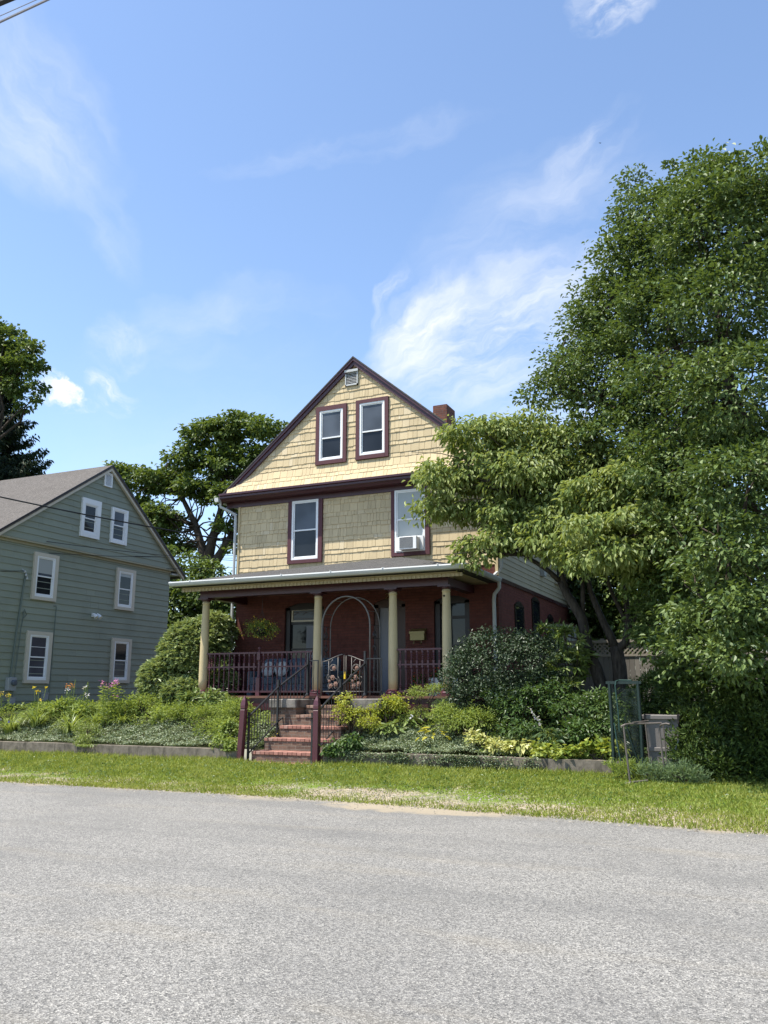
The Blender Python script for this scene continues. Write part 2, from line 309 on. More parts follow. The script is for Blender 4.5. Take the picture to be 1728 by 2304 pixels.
M = dict(
    cream=per_piece('cream_shingle', (0.55, 0.437, 0.262), 0.10, 0.78, (0.59, 0.50, 0.35)),
    cream_back=paint('cream_backing', (0.20, 0.145, 0.07), 0.2),
    cream_paint=paint('cream_paint', (0.54, 0.43, 0.245), 0.2, 0.6),
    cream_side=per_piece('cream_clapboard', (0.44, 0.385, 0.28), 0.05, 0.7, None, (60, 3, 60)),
    maroon=paint('maroon_paint', (0.056, 0.014, 0.020), 0.3, 0.38, 0.5, 0.2),
    maroon_worn=paint('maroon_worn', (0.056, 0.014, 0.020), 0.3, 0.4, 0.5, 0.3, 0, (0.42, 0.38, 0.34)),
    maroon_post=paint('maroon_post', (0.085, 0.021, 0.030), 0.3, 0.38, 0.5, 0.2),
    casing=paint('casing_maroon', (0.10, 0.036, 0.042), 0.3, 0.6, 0.3, 0.3, 0, (0.24, 0.14, 0.13)),
    white=paint('white_vinyl', (0.78, 0.78, 0.77), 0.1, 0.4, 0.4, 0.12),
    moulding=paint('buff_moulding', (0.34, 0.31, 0.21), 0.25, 0.6), shaded_cream=paint('shaded_cream', (0.42, 0.35, 0.22), 0.3, 0.65),  # cream of porch frieze and ceiling has the eave shade in its colour
    gutter=paint('gutter_white', (0.52, 0.53, 0.52), 0.3, 0.5, 0.35, 0.45),
    trim=paint('buff_trim', (0.56, 0.50, 0.40), 0.15, 0.55, 0.35, 0.3),
    glass=glass('window_glass'), glass_lit=glass('screen_glass', (0.055, 0.063, 0.075), 0.15, 0.22),
    curtain=paint('curtain', (0.42, 0.45, 0.44), 0.2, 0.6),
    blind=paint('blind', (0.36, 0.37, 0.35), 0.15, 0.5),
    brick=brick('red_brick', (0.135, 0.046, 0.036), (0.105, 0.037, 0.030), (0.085, 0.038, 0.032), 'x'),
    brick_side=brick('red_brick_side', (0.17, 0.055, 0.042), (0.14, 0.046, 0.036), (0.115, 0.055, 0.046), 'y'),
    brick_chim=brick('chimney_brick', (0.22, 0.085, 0.055), (0.10, 0.05, 0.04), (0.12, 0.10, 0.09), 'x', 0.9, 1.0, 0.6),
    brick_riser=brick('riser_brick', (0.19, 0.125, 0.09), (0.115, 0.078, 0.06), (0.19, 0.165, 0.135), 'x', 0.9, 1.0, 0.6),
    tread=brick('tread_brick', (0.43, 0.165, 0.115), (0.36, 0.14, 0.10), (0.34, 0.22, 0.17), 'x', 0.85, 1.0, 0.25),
    roof=shingle_roof('roof_dark', (0.085, 0.08, 0.078), (0.12, 0.115, 0.11), 'y'),
    porch_roof=shingle_roof('porch_shingle', (0.082, 0.08, 0.078), (0.118, 0.115, 0.112), 'x', 0.33),
    roof_tan=shingle_roof('roof_taupe', (0.115, 0.103, 0.092), (0.185, 0.168, 0.152), 'x', 1.7),
    green=per_piece('green_clapboard', (0.25, 0.27, 0.208), 0.05, 0.6, None, (60, 3, 60)),
    dark=paint('dark_trim', (0.018, 0.012, 0.012), 0.3, 0.4),
    wood_dark=paint('dark_wood', (0.05, 0.022, 0.014), 0.3, 0.4),
    door=paint('pale_door', (0.20, 0.20, 0.22), 0.2, 0.5),
    iron=paint('black_iron', (0.022, 0.022, 0.023), 0.3, 0.42, 0.5, 0.2),
    pipe=paint('arch_metal', (0.17, 0.155, 0.14), 0.3, 0.5, 0.4, 0.3, 0.3),
    rust=paint('rust_pipe', (0.16, 0.135, 0.12), 0.4, 0.6, 0.4, 0.5, 0.3),
    rose=paint('copper_rose', (0.26, 0.15, 0.11), 0.3, 0.5, 0.4, 0.3, 0.3),
    brass=paint('brass', (0.24, 0.19, 0.075), 0.2, 0.4, 0.5, 0.2, 0.5),
    stone=concrete('pier_stone', (0.20, 0.185, 0.165)),
    conc=concrete('old_concrete', (0.175, 0.15, 0.12)),
    blue=paint('blue_fabric', (0.095, 0.118, 0.15), 0.25, 0.9, 0.1),
    pillow=paint('pillow_fabric', (0.45, 0.46, 0.45), 0.2, 0.9, 0.1),
    deck=paint('deck_floor', (0.16, 0.075, 0.05), 0.3, 0.6),
    fence=per_piece('fence_wood', (0.155, 0.14, 0.12), 0.3, 0.85, None, (30, 30, 2)),
    lattice=paint('lattice_wood', (0.25, 0.22, 0.175), 0.2, 0.8),
    bin=paint('grey_plastic', (0.15, 0.135, 0.125), 0.2, 0.5, 0.4),
    tgreen=paint('green_metal', (0.009, 0.024, 0.02), 0.3, 0.45, 0.5), hose=paint('hose', (0.025, 0.06, 0.052), 0.2, 0.4),
    net=netmat('green_netting', (0.02, 0.034, 0.027), 0.3),
    bark=bark('bark_dark', (0.022, 0.018, 0.015), (0.075, 0.064, 0.053)), bark2=bark('bark_brown', (0.028, 0.02, 0.015), (0.085, 0.068, 0.052)),
    wire=paint('wire', (0.02, 0.02, 0.02), 0.1, 0.5), wire_grey=paint('wire_grey', (0.22, 0.22, 0.25), 0.1, 0.5),
    meter=paint('meter_grey', (0.33, 0.34, 0.34), 0.2, 0.4), pipe_green=paint('conduit', (0.13, 0.16, 0.135), 0.2, 0.5),
    terracotta=paint('terracotta', (0.35, 0.13, 0.07), 0.3, 0.8),
    f_yellow=leafmat('petal_yellow', [(0.65, 0.42, 0.01), (0.75, 0.55, 0.03), (0.8, 0.65, 0.08)], 0.25),
    f_pink=leafmat('petal_pink', [(0.5, 0.12, 0.4), (0.65, 0.2, 0.5), (0.75, 0.35, 0.6)], 0.3),
    f_white=leafmat('petal_pale', [(0.55, 0.5, 0.62), (0.65, 0.6, 0.7), (0.8, 0.78, 0.82)], 0.3),
    f_orange=leafmat('petal_orange', [(0.6, 0.18, 0.03), (0.7, 0.25, 0.05), (0.7, 0.35, 0.1)], 0.25),
    f_red=leafmat('petal_red', [(0.45, 0.04, 0.03), (0.6, 0.08, 0.03), (0.65, 0.15, 0.05)], 0.25),
    f_blue=leafmat('petal_blue', [(0.10, 0.08, 0.4), (0.16, 0.13, 0.5), (0.2, 0.2, 0.6)], 0.25),
    l_dog=leafmat('leaf_dogwood', [(0.085, 0.13, 0.032), (0.16, 0.22, 0.06), (0.31, 0.355, 0.13)], 0.32, 0.55, 0.35),
    l_big=leafmat('leaf_big', [(0.035, 0.07, 0.017), (0.068, 0.116, 0.027), (0.155, 0.21, 0.058)], 0.2, 0.5, 0.4, 0.45, 0.8),
    l_maple=leafmat('leaf_maple', [(0.034, 0.066, 0.015), (0.08, 0.125, 0.026), (0.14, 0.19, 0.045)], 0.28, 0.5, 0.3, 0.5, 0.3),
    l_hedge=leafmat('leaf_hedge', [(0.018, 0.042, 0.010), (0.036, 0.068, 0.014), (0.09, 0.13, 0.022)], 0.12, 0.55, 0.3, 0.6, 1.5),
    l_conifer=leafmat('leaf_conifer', [(0.012, 0.026, 0.014), (0.022, 0.042, 0.02), (0.045, 0.065, 0.025)], 0.08, 0.6, 0.25, 0.3, 0.5),
    l_holly=leafmat('leaf_holly', [(0.02, 0.042, 0.018), (0.034, 0.06, 0.024), (0.06, 0.09, 0.036)], 0.08, 0.5, 0.45, 0.25),
    l_rhodo=leafmat('leaf_rhodo', [(0.065, 0.11, 0.032), (0.16, 0.22, 0.07), (0.36, 0.41, 0.19)], 0.2, 0.5, 0.4, 0.4),
    l_rhodo2=leafmat('leaf_rhodo_pale', [(0.06, 0.11, 0.02), (0.11, 0.165, 0.035), (0.24, 0.29, 0.10)], 0.22, 0.42, 0.45, 0.5),
    l_vinca=leafmat('leaf_vinca', [(0.04, 0.07, 0.025), (0.12, 0.165, 0.075), (0.34, 0.38, 0.24)], 0.15, 0.45, 0.4, 0.25),
    l_lime=leafmat('leaf_lime', [(0.11, 0.17, 0.02), (0.24, 0.29, 0.035), (0.40, 0.41, 0.07)], 0.35, 0.5, 0.3),
    l_mantle=leafmat('leaf_mantle', [(0.10, 0.16, 0.025), (0.19, 0.26, 0.045), (0.36, 0.39, 0.09)], 0.3, 0.5, 0.3),
    l_fern=leafmat('leaf_fern', [(0.09, 0.14, 0.03), (0.18, 0.245, 0.05), (0.30, 0.36, 0.09)], 0.35, 0.5, 0.3),
    l_mid=leafmat('leaf_mid', [(0.035, 0.08, 0.02), (0.065, 0.12, 0.028), (0.11, 0.17, 0.05)], 0.28, 0.42, 0.4),
    l_lily=leafmat('leaf_lily', [(0.09, 0.14, 0.03), (0.17, 0.23, 0.05), (0.30, 0.35, 0.10)], 0.3, 0.4, 0.4),
    l_varieg=leafmat('leaf_variegated', [(0.12, 0.18, 0.04), (0.36, 0.38, 0.12), (0.62, 0.60, 0.28)], 0.25, 0.4, 0.4),
    l_hosta=leafmat('leaf_hosta', [(0.035, 0.085, 0.03), (0.07, 0.125, 0.05), (0.17, 0.21, 0.11)], 0.2, 0.38, 0.45),
    l_blue=leafmat('leaf_bluegreen', [(0.07, 0.125, 0.06), (0.12, 0.18, 0.085), (0.21, 0.28, 0.14)], 0.25, 0.5, 0.3),
    l_yellow=leafmat('leaf_yellow', [(0.38, 0.36, 0.03), (0.5, 0.46, 0.06), (0.6, 0.55, 0.12)], 0.35, 0.45, 0.3),
    l_grass=leafmat('grass_blade', [(0.075, 0.125, 0.014), (0.16, 0.22, 0.03), (0.32, 0.335, 0.09)], 0.35, 0.55, 0.25, 0.5, 1.6),
    bird=paint('bird_dark', (0.02, 0.02, 0.025), 0.1, 0.7),
    insul=paint('porcelain', (0.5, 0.5, 0.5), 0.1, 0.3),
)

# ------------------------------------------------------------------ builders
ORG = {}                                        # object -> world origin of its local space
def props(o, label=None, cat=None, group=None, kind=None):
    if label: o['label'] = label
    if cat: o['category'] = cat
    if group: o['group'] = group
    if kind: o['kind'] = kind
    return o
def thing(name, loc, label, cat, group=None):
    o = bpy.data.objects.new(name, None); COL.objects.link(o); o.location = tuple(loc); o.empty_display_size = 0.1
    ORG[o] = np.array(loc, float); return props(o, label, cat, group)
def link_mesh(name, V, loops, sizes, mat, parent=None, smooth=False):
    V = np.asarray(V, np.float64).reshape(-1, 3)
    if parent is not None: org = ORG[parent]
    else: org = np.array([(V[:, 0].min() + V[:, 0].max()) / 2, (V[:, 1].min() + V[:, 1].max()) / 2, V[:, 2].min()])
    me = bpy.data.meshes.new(name)
    loops = np.asarray(loops, np.int32).ravel(); sizes = np.asarray(sizes, np.int32).ravel()
    me.vertices.add(len(V)); me.vertices.foreach_set('co', (V - org).astype(np.float32).ravel())
    me.loops.add(len(loops)); me.loops.foreach_set('vertex_index', loops)
    me.polygons.add(len(sizes)); me.polygons.foreach_set('loop_start', np.concatenate([[0], np.cumsum(sizes)[:-1]]).astype(np.int32))
    me.update(calc_edges=True)
    me.polygons.foreach_set('use_smooth', np.full(len(sizes), smooth))
    me.materials.append(M[mat] if isinstance(mat, str) else mat)
    o = bpy.data.objects.new(name, me); COL.objects.link(o)
    if parent is not None: o.parent = parent
    else: o.location = tuple(org)
    ORG[o] = org
    return o

class MB:
    def __init__(s, tf=None): s.V = []; s.F = []; s.tf = tf
    def add(s, vs, fs):
        b = len(s.V)
        s.V.extend([tuple(map(float, (s.tf(v) if s.tf else v))) for v in vs]); s.F.extend([[i + b for i in f] for f in fs]); return s
    def box(s, x0, x1, y0, y1, z0, z1):
        return s.add([(x0, y0, z0), (x1, y0, z0), (x1, y1, z0), (x0, y1, z0), (x0, y0, z1), (x1, y0, z1), (x1, y1, z1), (x0, y1, z1)],
              [(0, 3, 2, 1), (4, 5, 6, 7), (0, 1, 5, 4), (1, 2, 6, 5), (2, 3, 7, 6), (3, 0, 4, 7)])
    def cbox(s, x0, x1, y0, y1, z0, z1, c=0.006):
        """box with chamfered vertical and top edges"""
        r = [(x0 + c, y0), (x1 - c, y0), (x1, y0 + c), (x1, y1 - c), (x1 - c, y1), (x0 + c, y1), (x0, y1 - c), (x0, y0 + c)]
        t = [(min(max(x, x0 + c), x1 - c), min(max(y, y0 + c), y1 - c)) for x, y in r]
        vs = [(x, y, z0) for x, y in r] + [(x, y, z1 - c) for x, y in r] + [(x, y, z1) for x, y in t]
        fs = [tuple(range(7, -1, -1)), tuple(range(16, 24))]
        for k in (0, 8):
            for i in range(8): j = (i + 1) % 8; fs.append((k + i, k + j, k + 8 + j, k + 8 + i))
        return s.add(vs, fs)
    def prism(s, poly, axis, a, b):
        """poly in the two axes other than `axis` (in x<y<z order), swept from a to b"""
        n = len(poly)
        def pt(p, q):
            l = list(p); l.insert(axis, q); return tuple(l)
        vs = [pt(p, a) for p in poly] + [pt(p, b) for p in poly]
        fs = [tuple(range(n)), tuple(range(2 * n - 1, n - 1, -1))] + [(i, i + n, (i + 1) % n + n, (i + 1) % n) for i in range(n)]
        return s.add(vs, fs)
    def tube(s, pts, r, n=6, cap=True):
        P = [np.array(p, float) for p in pts]; rr = r if isinstance(r, (list, tuple, np.ndarray)) else [r] * len(P)
        vs = []; up = None
        for i, p in enumerate(P):
            t = P[min(i + 1, len(P) - 1)] - P[max(i - 1, 0)]; t = t / (np.linalg.norm(t) + 1e-9)
            if up is None:
                up = np.array([0, 0, 1.0]) if abs(t[2]) < 0.9 else np.array([1.0, 0, 0])
            a = np.cross(t, up); a /= np.linalg.norm(a) + 1e-9; b = np.cross(a, t); up = b
            for k in range(n):
                th = 2 * math.pi * (k + 0.5) / n; vs.append(p + rr[i] * (a * math.cos(th) + b * math.sin(th)))
        fs = []
        for i in range(len(P) - 1):
            for k in range(n): j = (k + 1) % n; fs.append((i * n + k, i * n + j, (i + 1) * n + j, (i + 1) * n + k))
        if cap: fs.append(tuple(range(n - 1, -1, -1))); fs.append(tuple(range((len(P) - 1) * n, len(P) * n)))
        return s.add(vs, fs)
    def lathe(s, cx, cy, prof, n=12, rot=0.0):
        vs = []; fs = []
        for r, z in prof:
            for k in range(n):
                th = 2 * math.pi * k / n + rot; vs.append((cx + r * math.cos(th), cy + r * math.sin(th), z))
        for i in range(len(prof) - 1):
            for k in range(n): j = (k + 1) % n; fs.append((i * n + k, i * n + j, (i + 1) * n + j, (i + 1) * n + k))
        fs.append(tuple(range(n - 1, -1, -1))); fs.append(tuple(range((len(prof) - 1) * n, len(prof) * n)))
        return s.add(vs, fs)
    def ball(s, c, r, n=10, sq=(1, 1, 1)):
        m = max(4, n // 2); vs = [(c[0], c[1], c[2] - r * sq[2])]; fs = []
        for i in range(1, m):
            ph = -math.pi / 2 + math.pi * i / m
            for k in range(n):
                th = 2 * math.pi * k / n
                vs.append((c[0] + r * sq[0] * math.cos(ph) * math.cos(th), c[1] + r * sq[1] * math.cos(ph) * math.sin(th), c[2] + r * sq[2] * math.sin(ph)))
        vs.append((c[0], c[1], c[2] + r * sq[2])); L = len(vs) - 1
        for k in range(n):
            j = (k + 1) % n; fs.append((0, 1 + j, 1 + k)); fs.append((L, 1 + (m - 2) * n + k, 1 + (m - 2) * n + j))
            for i in range(m - 2): fs.append((1 + i * n + k, 1 + i * n + j, 1 + (i + 1) * n + j, 1 + (i + 1) * n + k))
        return s.add(vs, fs)
    def build(s, name, mat, parent=None, smooth=False):
        return link_mesh(name, s.V, [i for f in s.F for i in f], [len(f) for f in s.F], mat, parent, smooth)

def part_copy(o, parent, off):
    c = o.copy(); COL.objects.link(c); c.parent = parent; c.location = Vector(o.location) + Vector(off); ORG[c] = ORG[o] + np.array(off); return c
def tree_copy(o, parent=None):
    c = o.copy(); COL.objects.link(c); ORG[c] = ORG[o]
    if parent is not None: c.parent = parent
    for ch in list(o.children): tree_copy(ch, c)
    return c

def unit(a): return a / (np.linalg.norm(a, axis=-1, keepdims=True) + 1e-9)
def leaves(name, P, A, N, L, Wd, mat, parent=None, fold=0.18, bend=0.15, kind='leaf'):
    """many leaf blades: base points P, axes A, face normals N, lengths L, widths Wd"""
    n = len(P); A = unit(A); S = unit(np.cross(A, N)); N = unit(np.cross(S, A)); L = np.broadcast_to(L, (n,))[:, None]; Wd = np.broadcast_to(Wd, (n,))[:, None]
    tip = P + A * L - N * L * bend
    if kind == 'diamond':
        m = P + A * L * 0.45
        V = np.stack([P, m + S * Wd / 2 + N * Wd * fold, tip, m - S * Wd / 2 + N * Wd * fold], 1)
        idx = np.arange(n)[:, None] * 4 + np.array([0, 1, 2, 3])[None]
        return link_mesh(name, V, idx, np.full(n, 4), mat, parent)
    m1 = P + A * L * 0.28; m2 = P + A * L * 0.66 - N * L * bend * 0.35
    V = np.stack([P, m1 + S * Wd * 0.44 + N * Wd * fold, m2 + S * Wd * 0.42 + N * Wd * fold, tip, m2 - S * Wd * 0.42 + N * Wd * fold, m1 - S * Wd * 0.44 + N * Wd * fold], 1)
    idx = (np.arange(n)[:, None] * 6 + np.array([0, 1, 2, 3, 0, 3, 4, 5])[None])
    return link_mesh(name, V, idx, np.full(n * 2, 4), mat, parent)

def crown_points(rng, blobs, n_leaf, clump=0.5, per=60, inner=0.45, flat=0.55, up_bias=0.0, spray=0.0):
    """leaf base points gathered in clumps through the shell of a set of ellipsoids; returns points, outward dirs, clump centres"""
    w = np.array([b[3] * b[4] + b[4] * b[5] + b[3] * b[5] for b in blobs]); w = w / w.sum()
    PP, OO, CC = [], [], []
    for b, f in zip(blobs, w):
        c = np.array(b[:3]); r = np.array(b[3:6]); k = max(3, int(n_leaf * f / per))
        d = unit(rng.normal(size=(k, 3)) + np.array([0, 0, up_bias])); rad = inner + (1 - inner) * rng.random(k) ** 0.6
        sz = clump * (0.6 + 0.8 * rng.random(k)); far = rng.random(k) < spray; rad = np.where(far, 1.0 + 0.22 * rng.random(k), rad); sz = np.where(far, sz * 0.55, sz)
        cc = c + d * r * rad[:, None]
        q = rng.normal(size=(k, per, 3)); q = q / np.maximum(1.0, np.linalg.norm(q, axis=2, keepdims=True) / 1.7)
        pts = cc[:, None] + q * sz[:, None, None] * np.array([0.62, 0.62, 0.62 * flat])
        out = unit(unit(pts - cc[:, None]) * 0.8 + unit(d / r)[:, None] * 0.8)
        PP.append(pts.reshape(-1, 3)); OO.append(out.reshape(-1, 3)); CC.append(cc)
    return np.concatenate(PP), np.concatenate(OO), np.concatenate(CC)

def foliage(name, rng, P, O, mat, parent, L, Wd, droop=0.3, up=0.9, jit=0.5, kind='leaf', bend=0.18, fold=0.15):
    n = len(P)
    A = O * np.array([1, 1, 0.5]) + rng.normal(size=(n, 3)) * jit + np.array([0, 0, -droop])
    N = O * 0.5 + rng.normal(size=(n, 3)) * 0.42 + np.array([0, 0, up])
    s = 0.7 + 0.6 * rng.random(n)
    return leaves(name, P, A, N, L * s, Wd * s, mat, parent, fold, bend, kind)

def branches(mb, rng, start, ends, r0, r1, wob=0.12, n=5, seg=6):
    for e in ends:
        s = np.array(start, float); e = np.array(e, float); L = np.linalg.norm(e - s); pts = []; rr = []
        for i in range(seg + 1):
            t = i / seg; p = s + (e - s) * t + np.array([0, 0, 0.16 * L * math.sin(math.pi * t)]) * 0.5
            if 0 < i < seg: p = p + rng.normal(size=3) * wob * L * 0.12
            pts.append(p); rr.append(r0 + (r1 - r0) * t)
        mb.tube(pts, rr, n)

# ------------------------------------------------------------------ ground, road
def ss(t): t = np.clip(t, 0, 1); return t * t * (3 - 2 * t)
def edge_y(x):
    x = np.asarray(x, float)
    return np.interp(x, [-80, -13.3, -7.7, -5.0, -2.6, -0.23, 4, 30], [11.9, 12.1, 12.15, 11.95, 11.63, 11.33, 10.7, 8.0])
def verge_h(x, y): return 0.165 * ss((np.asarray(y) - edge_y(x)) / (15.6 - edge_y(x)))
def bed_h(x, y):
    x = np.asarray(x, float); y = np.asarray(y, float)
    a = 0.43 + 0.74 * ss((y - 16.2) / 2.3) + np.clip(y - 18.5, 0, 8) * 0.012
    b = 0.17 + np.clip((y - 16.4) * 0.22, 0, 1.1)
    f = ss((x + 2.75) / 0.35); h = a * (1 - f) + b * f
    return np.where((x > -10.42) & (x < -8.63) & (y < 18.2), 0.1, h)      # cut away under the steps
def sheet(name, xs, ys, hf, mat, kind='structure', label=None):
    X, Y = np.meshgrid(xs, ys); Z = hf(X, Y); V = np.stack([X, Y, Z], 2).reshape(-1, 3); nx = len(xs); ny = len(ys)
    i = (np.arange(ny - 1)[:, None] * nx + np.arange(nx - 1)[None]).ravel()
    o = link_mesh(name, V, np.stack([i, i + 1, i + nx + 1, i + nx], 1), np.full(len(i), 4), mat, None, True)
    return props(o, label, None, None, kind)
# the road, its far edge uneven where the verge creeps over it
xs = np.arange(-80, 40.01, 0.25)
e = edge_y(xs) + 0.25
V = np.concatenate([np.stack([xs, np.full_like(xs, -3.5), np.zeros_like(xs)], 1), np.stack([xs, e, np.zeros_like(xs)], 1)])
k = len(xs); i = np.arange(k - 1)
props(link_mesh('road', V, np.stack([i, i + 1, i + k + 1, i + k], 1), np.full(k - 1, 4), asphalt()), kind='structure')
rng = np.random.default_rng(3)
def vf(X, Y):
    t = ss((Y - edge_y(X)) / 0.5)
    n = 0.5 * np.sin(X * 3.1 + 1.3 * np.sin(Y * 2.2)) + 0.3 * np.sin(X * 7.7 + Y * 5) + 0.25 * np.sin(X * 1.3)
    return -0.03 + 0.03 * ss((Y - edge_y(X) + 0.12 + 0.07 * n) / 0.16) + verge_h(X, Y) + 0.012 * np.sin(X * 1.7 + Y * 2.9) * t
xs = np.arange(-40, 12.01, 0.12); yy = np.linspace(0, 1, 60)
X, T = np.meshgrid(xs, yy); Y = (edge_y(X) - 0.25) + T * (16.35 - edge_y(X) + 0.25); Z = vf(X, Y)
V = np.stack([X, Y, Z], 2).reshape(-1, 3); nx = len(xs); i = (np.arange(59)[:, None] * nx + np.arange(nx - 1)[None]).ravel()
props(link_mesh('verge', V, np.stack([i, i + 1, i + nx + 1, i + nx], 1), np.full(len(i), 4), verge_mat(), None, True), kind='structure')
soil = soil_mat()
sheet('garden_ground', np.unique(np.concatenate([[-400, -120, -60], np.arange(-40, 12.1, 0.3), [-10.44, -10.40, -8.65, -8.61], [40, 120, 400]])), np.concatenate([np.arange(16.22, 22, 0.25), [24, 30, 40, 80, 200, 500]]), bed_h, soil)
MB().add([(-900, -900, -0.06), (900, -900, -0.06), (900, 16.3, -0.06), (-900, 16.3, -0.06)], [(0, 1, 2, 3)]).build('far_ground', soil)['kind'] = 'structure'

# grass on the verge: thinner where the gravel shows through
rng = np.random.default_rng(11)
n = 185000
gx = rng.uniform(-26, 3.5, n); gy = edge_y(gx) - 0.02 + (16.05 - edge_y(gx)) * rng.random(n)
def patch(x, y):
    p = np.exp(-(((x + 5.6) / 3.0) ** 2 + ((y - 12.9 + (x + 5.6) * 0.12) / 0.75) ** 2)) + 0.9 * np.exp(-(((x + 14.5) / 3.0) ** 2 + ((y - 12.9) / 0.6) ** 2))
    nz = 0.5 + 0.25 * np.sin(x * 2.3 + 1.7 * np.sin(y * 1.9)) + 0.25 * np.sin(x * 5.1 - y * 3.7 + 1)
    return np.clip(1.1 - 0.92 * p - 0.36 * nz * (y < 13.8), 0.08, 1)
stair_zone = (gx > -10.45) & (gx < -8.6) & (gy > 15.85)
keep = (rng.random(n) < patch(gx, gy)) & ~stair_zone
gx, gy = gx[keep], gy[keep]; n = len(gx)
P = np.stack([gx, gy, vf(gx, gy) - 0.005], 1)
hgt = (0.028 + 0.042 * rng.random(n)) * (0.6 + 0.7 * patch(gx, gy)) * (1 + 0.9 * ss((gy - 15.3) / 0.7))
A = np.stack([rng.normal(size=n) * 0.5, rng.normal(size=n) * 0.5, np.ones(n)], 1); N = rng.normal(size=(n, 3)); N[:, 2] *= 0.2
props(leaves('grass', P, A, N, hgt, 0.009 + 0.009 * rng.random(n), 'l_grass', None, 0.05, 0.3, 'diamond'), 'short sunlit green grass covering the verge between road and garden wall', None, None, 'stuff')

k = rng.choice(len(gx), 2600); P = np.stack([gx[k], gy[k], vf(gx[k], gy[k]) + 0.03], 1); P = np.repeat(P, 5, 0) + rng.normal(size=(len(k) * 5, 3)) * np.array([0.05, 0.05, 0.012]); P = P[P[:, 1] > 13.2]; m_ = len(P)
props(leaves('clover', P, rng.normal(size=(m_, 3)) * np.array([1, 1, .3]), rng.normal(size=(m_, 3)) * .3 + np.array([0, 0, 1.]), 0.035 + 0.03 * rng.random(m_), 0.032, 'l_mid', None, 0.1, 0.1, 'diamond'), 'broad leaved clover and plantain weeds scattered through the verge grass', None, None, 'stuff')
m_ = 5200; qx = np.concatenate([rng.normal(-5.4, 2.4, m_ // 2), rng.normal(-14.5, 2.6, m_ // 4), rng.uniform(-18, 0, m_ // 4)]); qy = np.concatenate([13.0 + rng.normal(0, .55, m_ // 2), 12.9 + rng.normal(0, .4, m_ // 4), edge_y(qx[-(m_ // 4):]) + rng.normal(0.05, .16, m_ // 4)])
qz = np.maximum(vf(qx, qy), 0.0) + 0.002; rr_ = 0.008 + 0.016 * rng.random(len(qx)) ** 2; oct_ = np.array([(1, 0, 0), (0, 1, 0), (-1, 0, 0), (0, -1, 0), (0, 0, .7), (0, 0, -.3)])
V = (np.stack([qx, qy, qz], 1)[:, None] + oct_[None] * rr_[:, None, None] * rng.uniform(.6, 1.3, (len(qx), 6, 1))); fi = np.array([(0, 1, 4), (1, 2, 4), (2, 3, 4), (3, 0, 4), (1, 0, 5), (2, 1, 5), (3, 2, 5), (0, 3, 5)])
props(link_mesh('gravel', V, (np.arange(len(qx))[:, None, None] * 6 + fi[None]), np.full(len(qx) * 8, 3), per_piece('pebbles', (0.27, 0.24, 0.19), 0.45, 0.9, (0.40, 0.37, 0.31))), 'loose pebbles scattered on the bare patches of the verge', None, None, 'stuff')

# ------------------------------------------------------------------ retaining walls
def ret_wall(x0, x1, label, joints):
    t = thing('retaining_wall', ((x0 + x1) / 2, 16.1, 0.0), label, 'wall', 'low concrete garden walls')
    b = MB()
    cuts = [x0] + joints + [x1]
    for a, c in zip(cuts[:-1], cuts[1:]):
        dz = random.uniform(-0.012, 0.012); dy = random.uniform(-0.01, 0.01)
        m = 1
        for q in range(m):
            u0, u1 = a + (c - a) * q / m, a + (c - a) * (q + 1) / m
            b.box(u0 + (0.006 if q == 0 else 0), u1, 16.0 + dy, 16.24, 0.0, 0.445 + dz)
    b.build('wall_block', 'conc', t); return t
ret_wall(-40, -10.68, 'long grey concrete garden wall left of the brick steps', [-16.9, -15.9, -15.6, -13.4])
wr = ret_wall(-8.6, -2.55, 'stained concrete garden wall right of the steps with drain hole', [-6.9, -4.6])
MB().prism([(-5.92 + 0.07 * math.cos(a), 0.22 + 0.08 * math.sin(a)) for a in np.linspace(0, 2 * math.pi, 14)[:-1]], 1, 15.985, 16.03).build('drain_hole', 'dark', wr)

# ------------------------------------------------------------------ the main house
H = thing('house', (-9.92, 20.3, 1.1), 'tan shingled house with maroon trim and red brick ground floor', 'house')
XL, XR, YF, YB, XC = -13.78, -6.06, 20.3, 30.0, -9.97
MB().box(XL + 0.02, XR - 0.02, YF + 0.02, YB, 4.42, 7.0).build('upper_wall_core', 'cream_back', H)
# brick ground floor, front with openings
OPEN = [(-12.17, -10.95, 2.05, 4.05), (-9.46, -8.56, 1.56, 4.06), (-7.77, -6.82, 2.1, 4.05)]
b = MB(); xs_ = XL
for o_ in OPEN + [(XR, None, None, None)]:
    b.box(xs_, o_[0], YF, YF + 0.25, 0.6, 4.95)
    if o_[1] is None: break
    xs_ = o_[1]
    if o_[2] > 0.7: b.box(o_[0], o_[1], YF, YF + 0.25, 0.6, o_[2])
    # segmental arch above
    pts = [(o_[0], 4.95), (o_[1], 4.95)]
    m = 9; rise = 0.13
    for q in range(m + 1):
        u = 1 - q / m; pts.append((o_[0] + (o_[1] - o_[0]) * u, o_[3] - rise * (2 * u - 1) ** 2))
    b.prism(pts, 1, YF, YF + 0.25)
b.build('front_brick_wall', 'brick', H)
MB().box(XR - 0.25, XR, YF + 0.251, YB, 0.6, 4.46).box(XL, XL + 0.25, YF + 0.251, YB, 0.6, 4.95).box(XL + 0.25, XR - 0.25, YB - 0.25, YB, 0.6, 4.46).build('side_brick_wall', 'brick_side', H)
MB().box(XL + 0.25, XR - 0.25, YF + 0.9, YF + 1.0, 0.6, 4.4).build('inner_wall', 'dark', H)

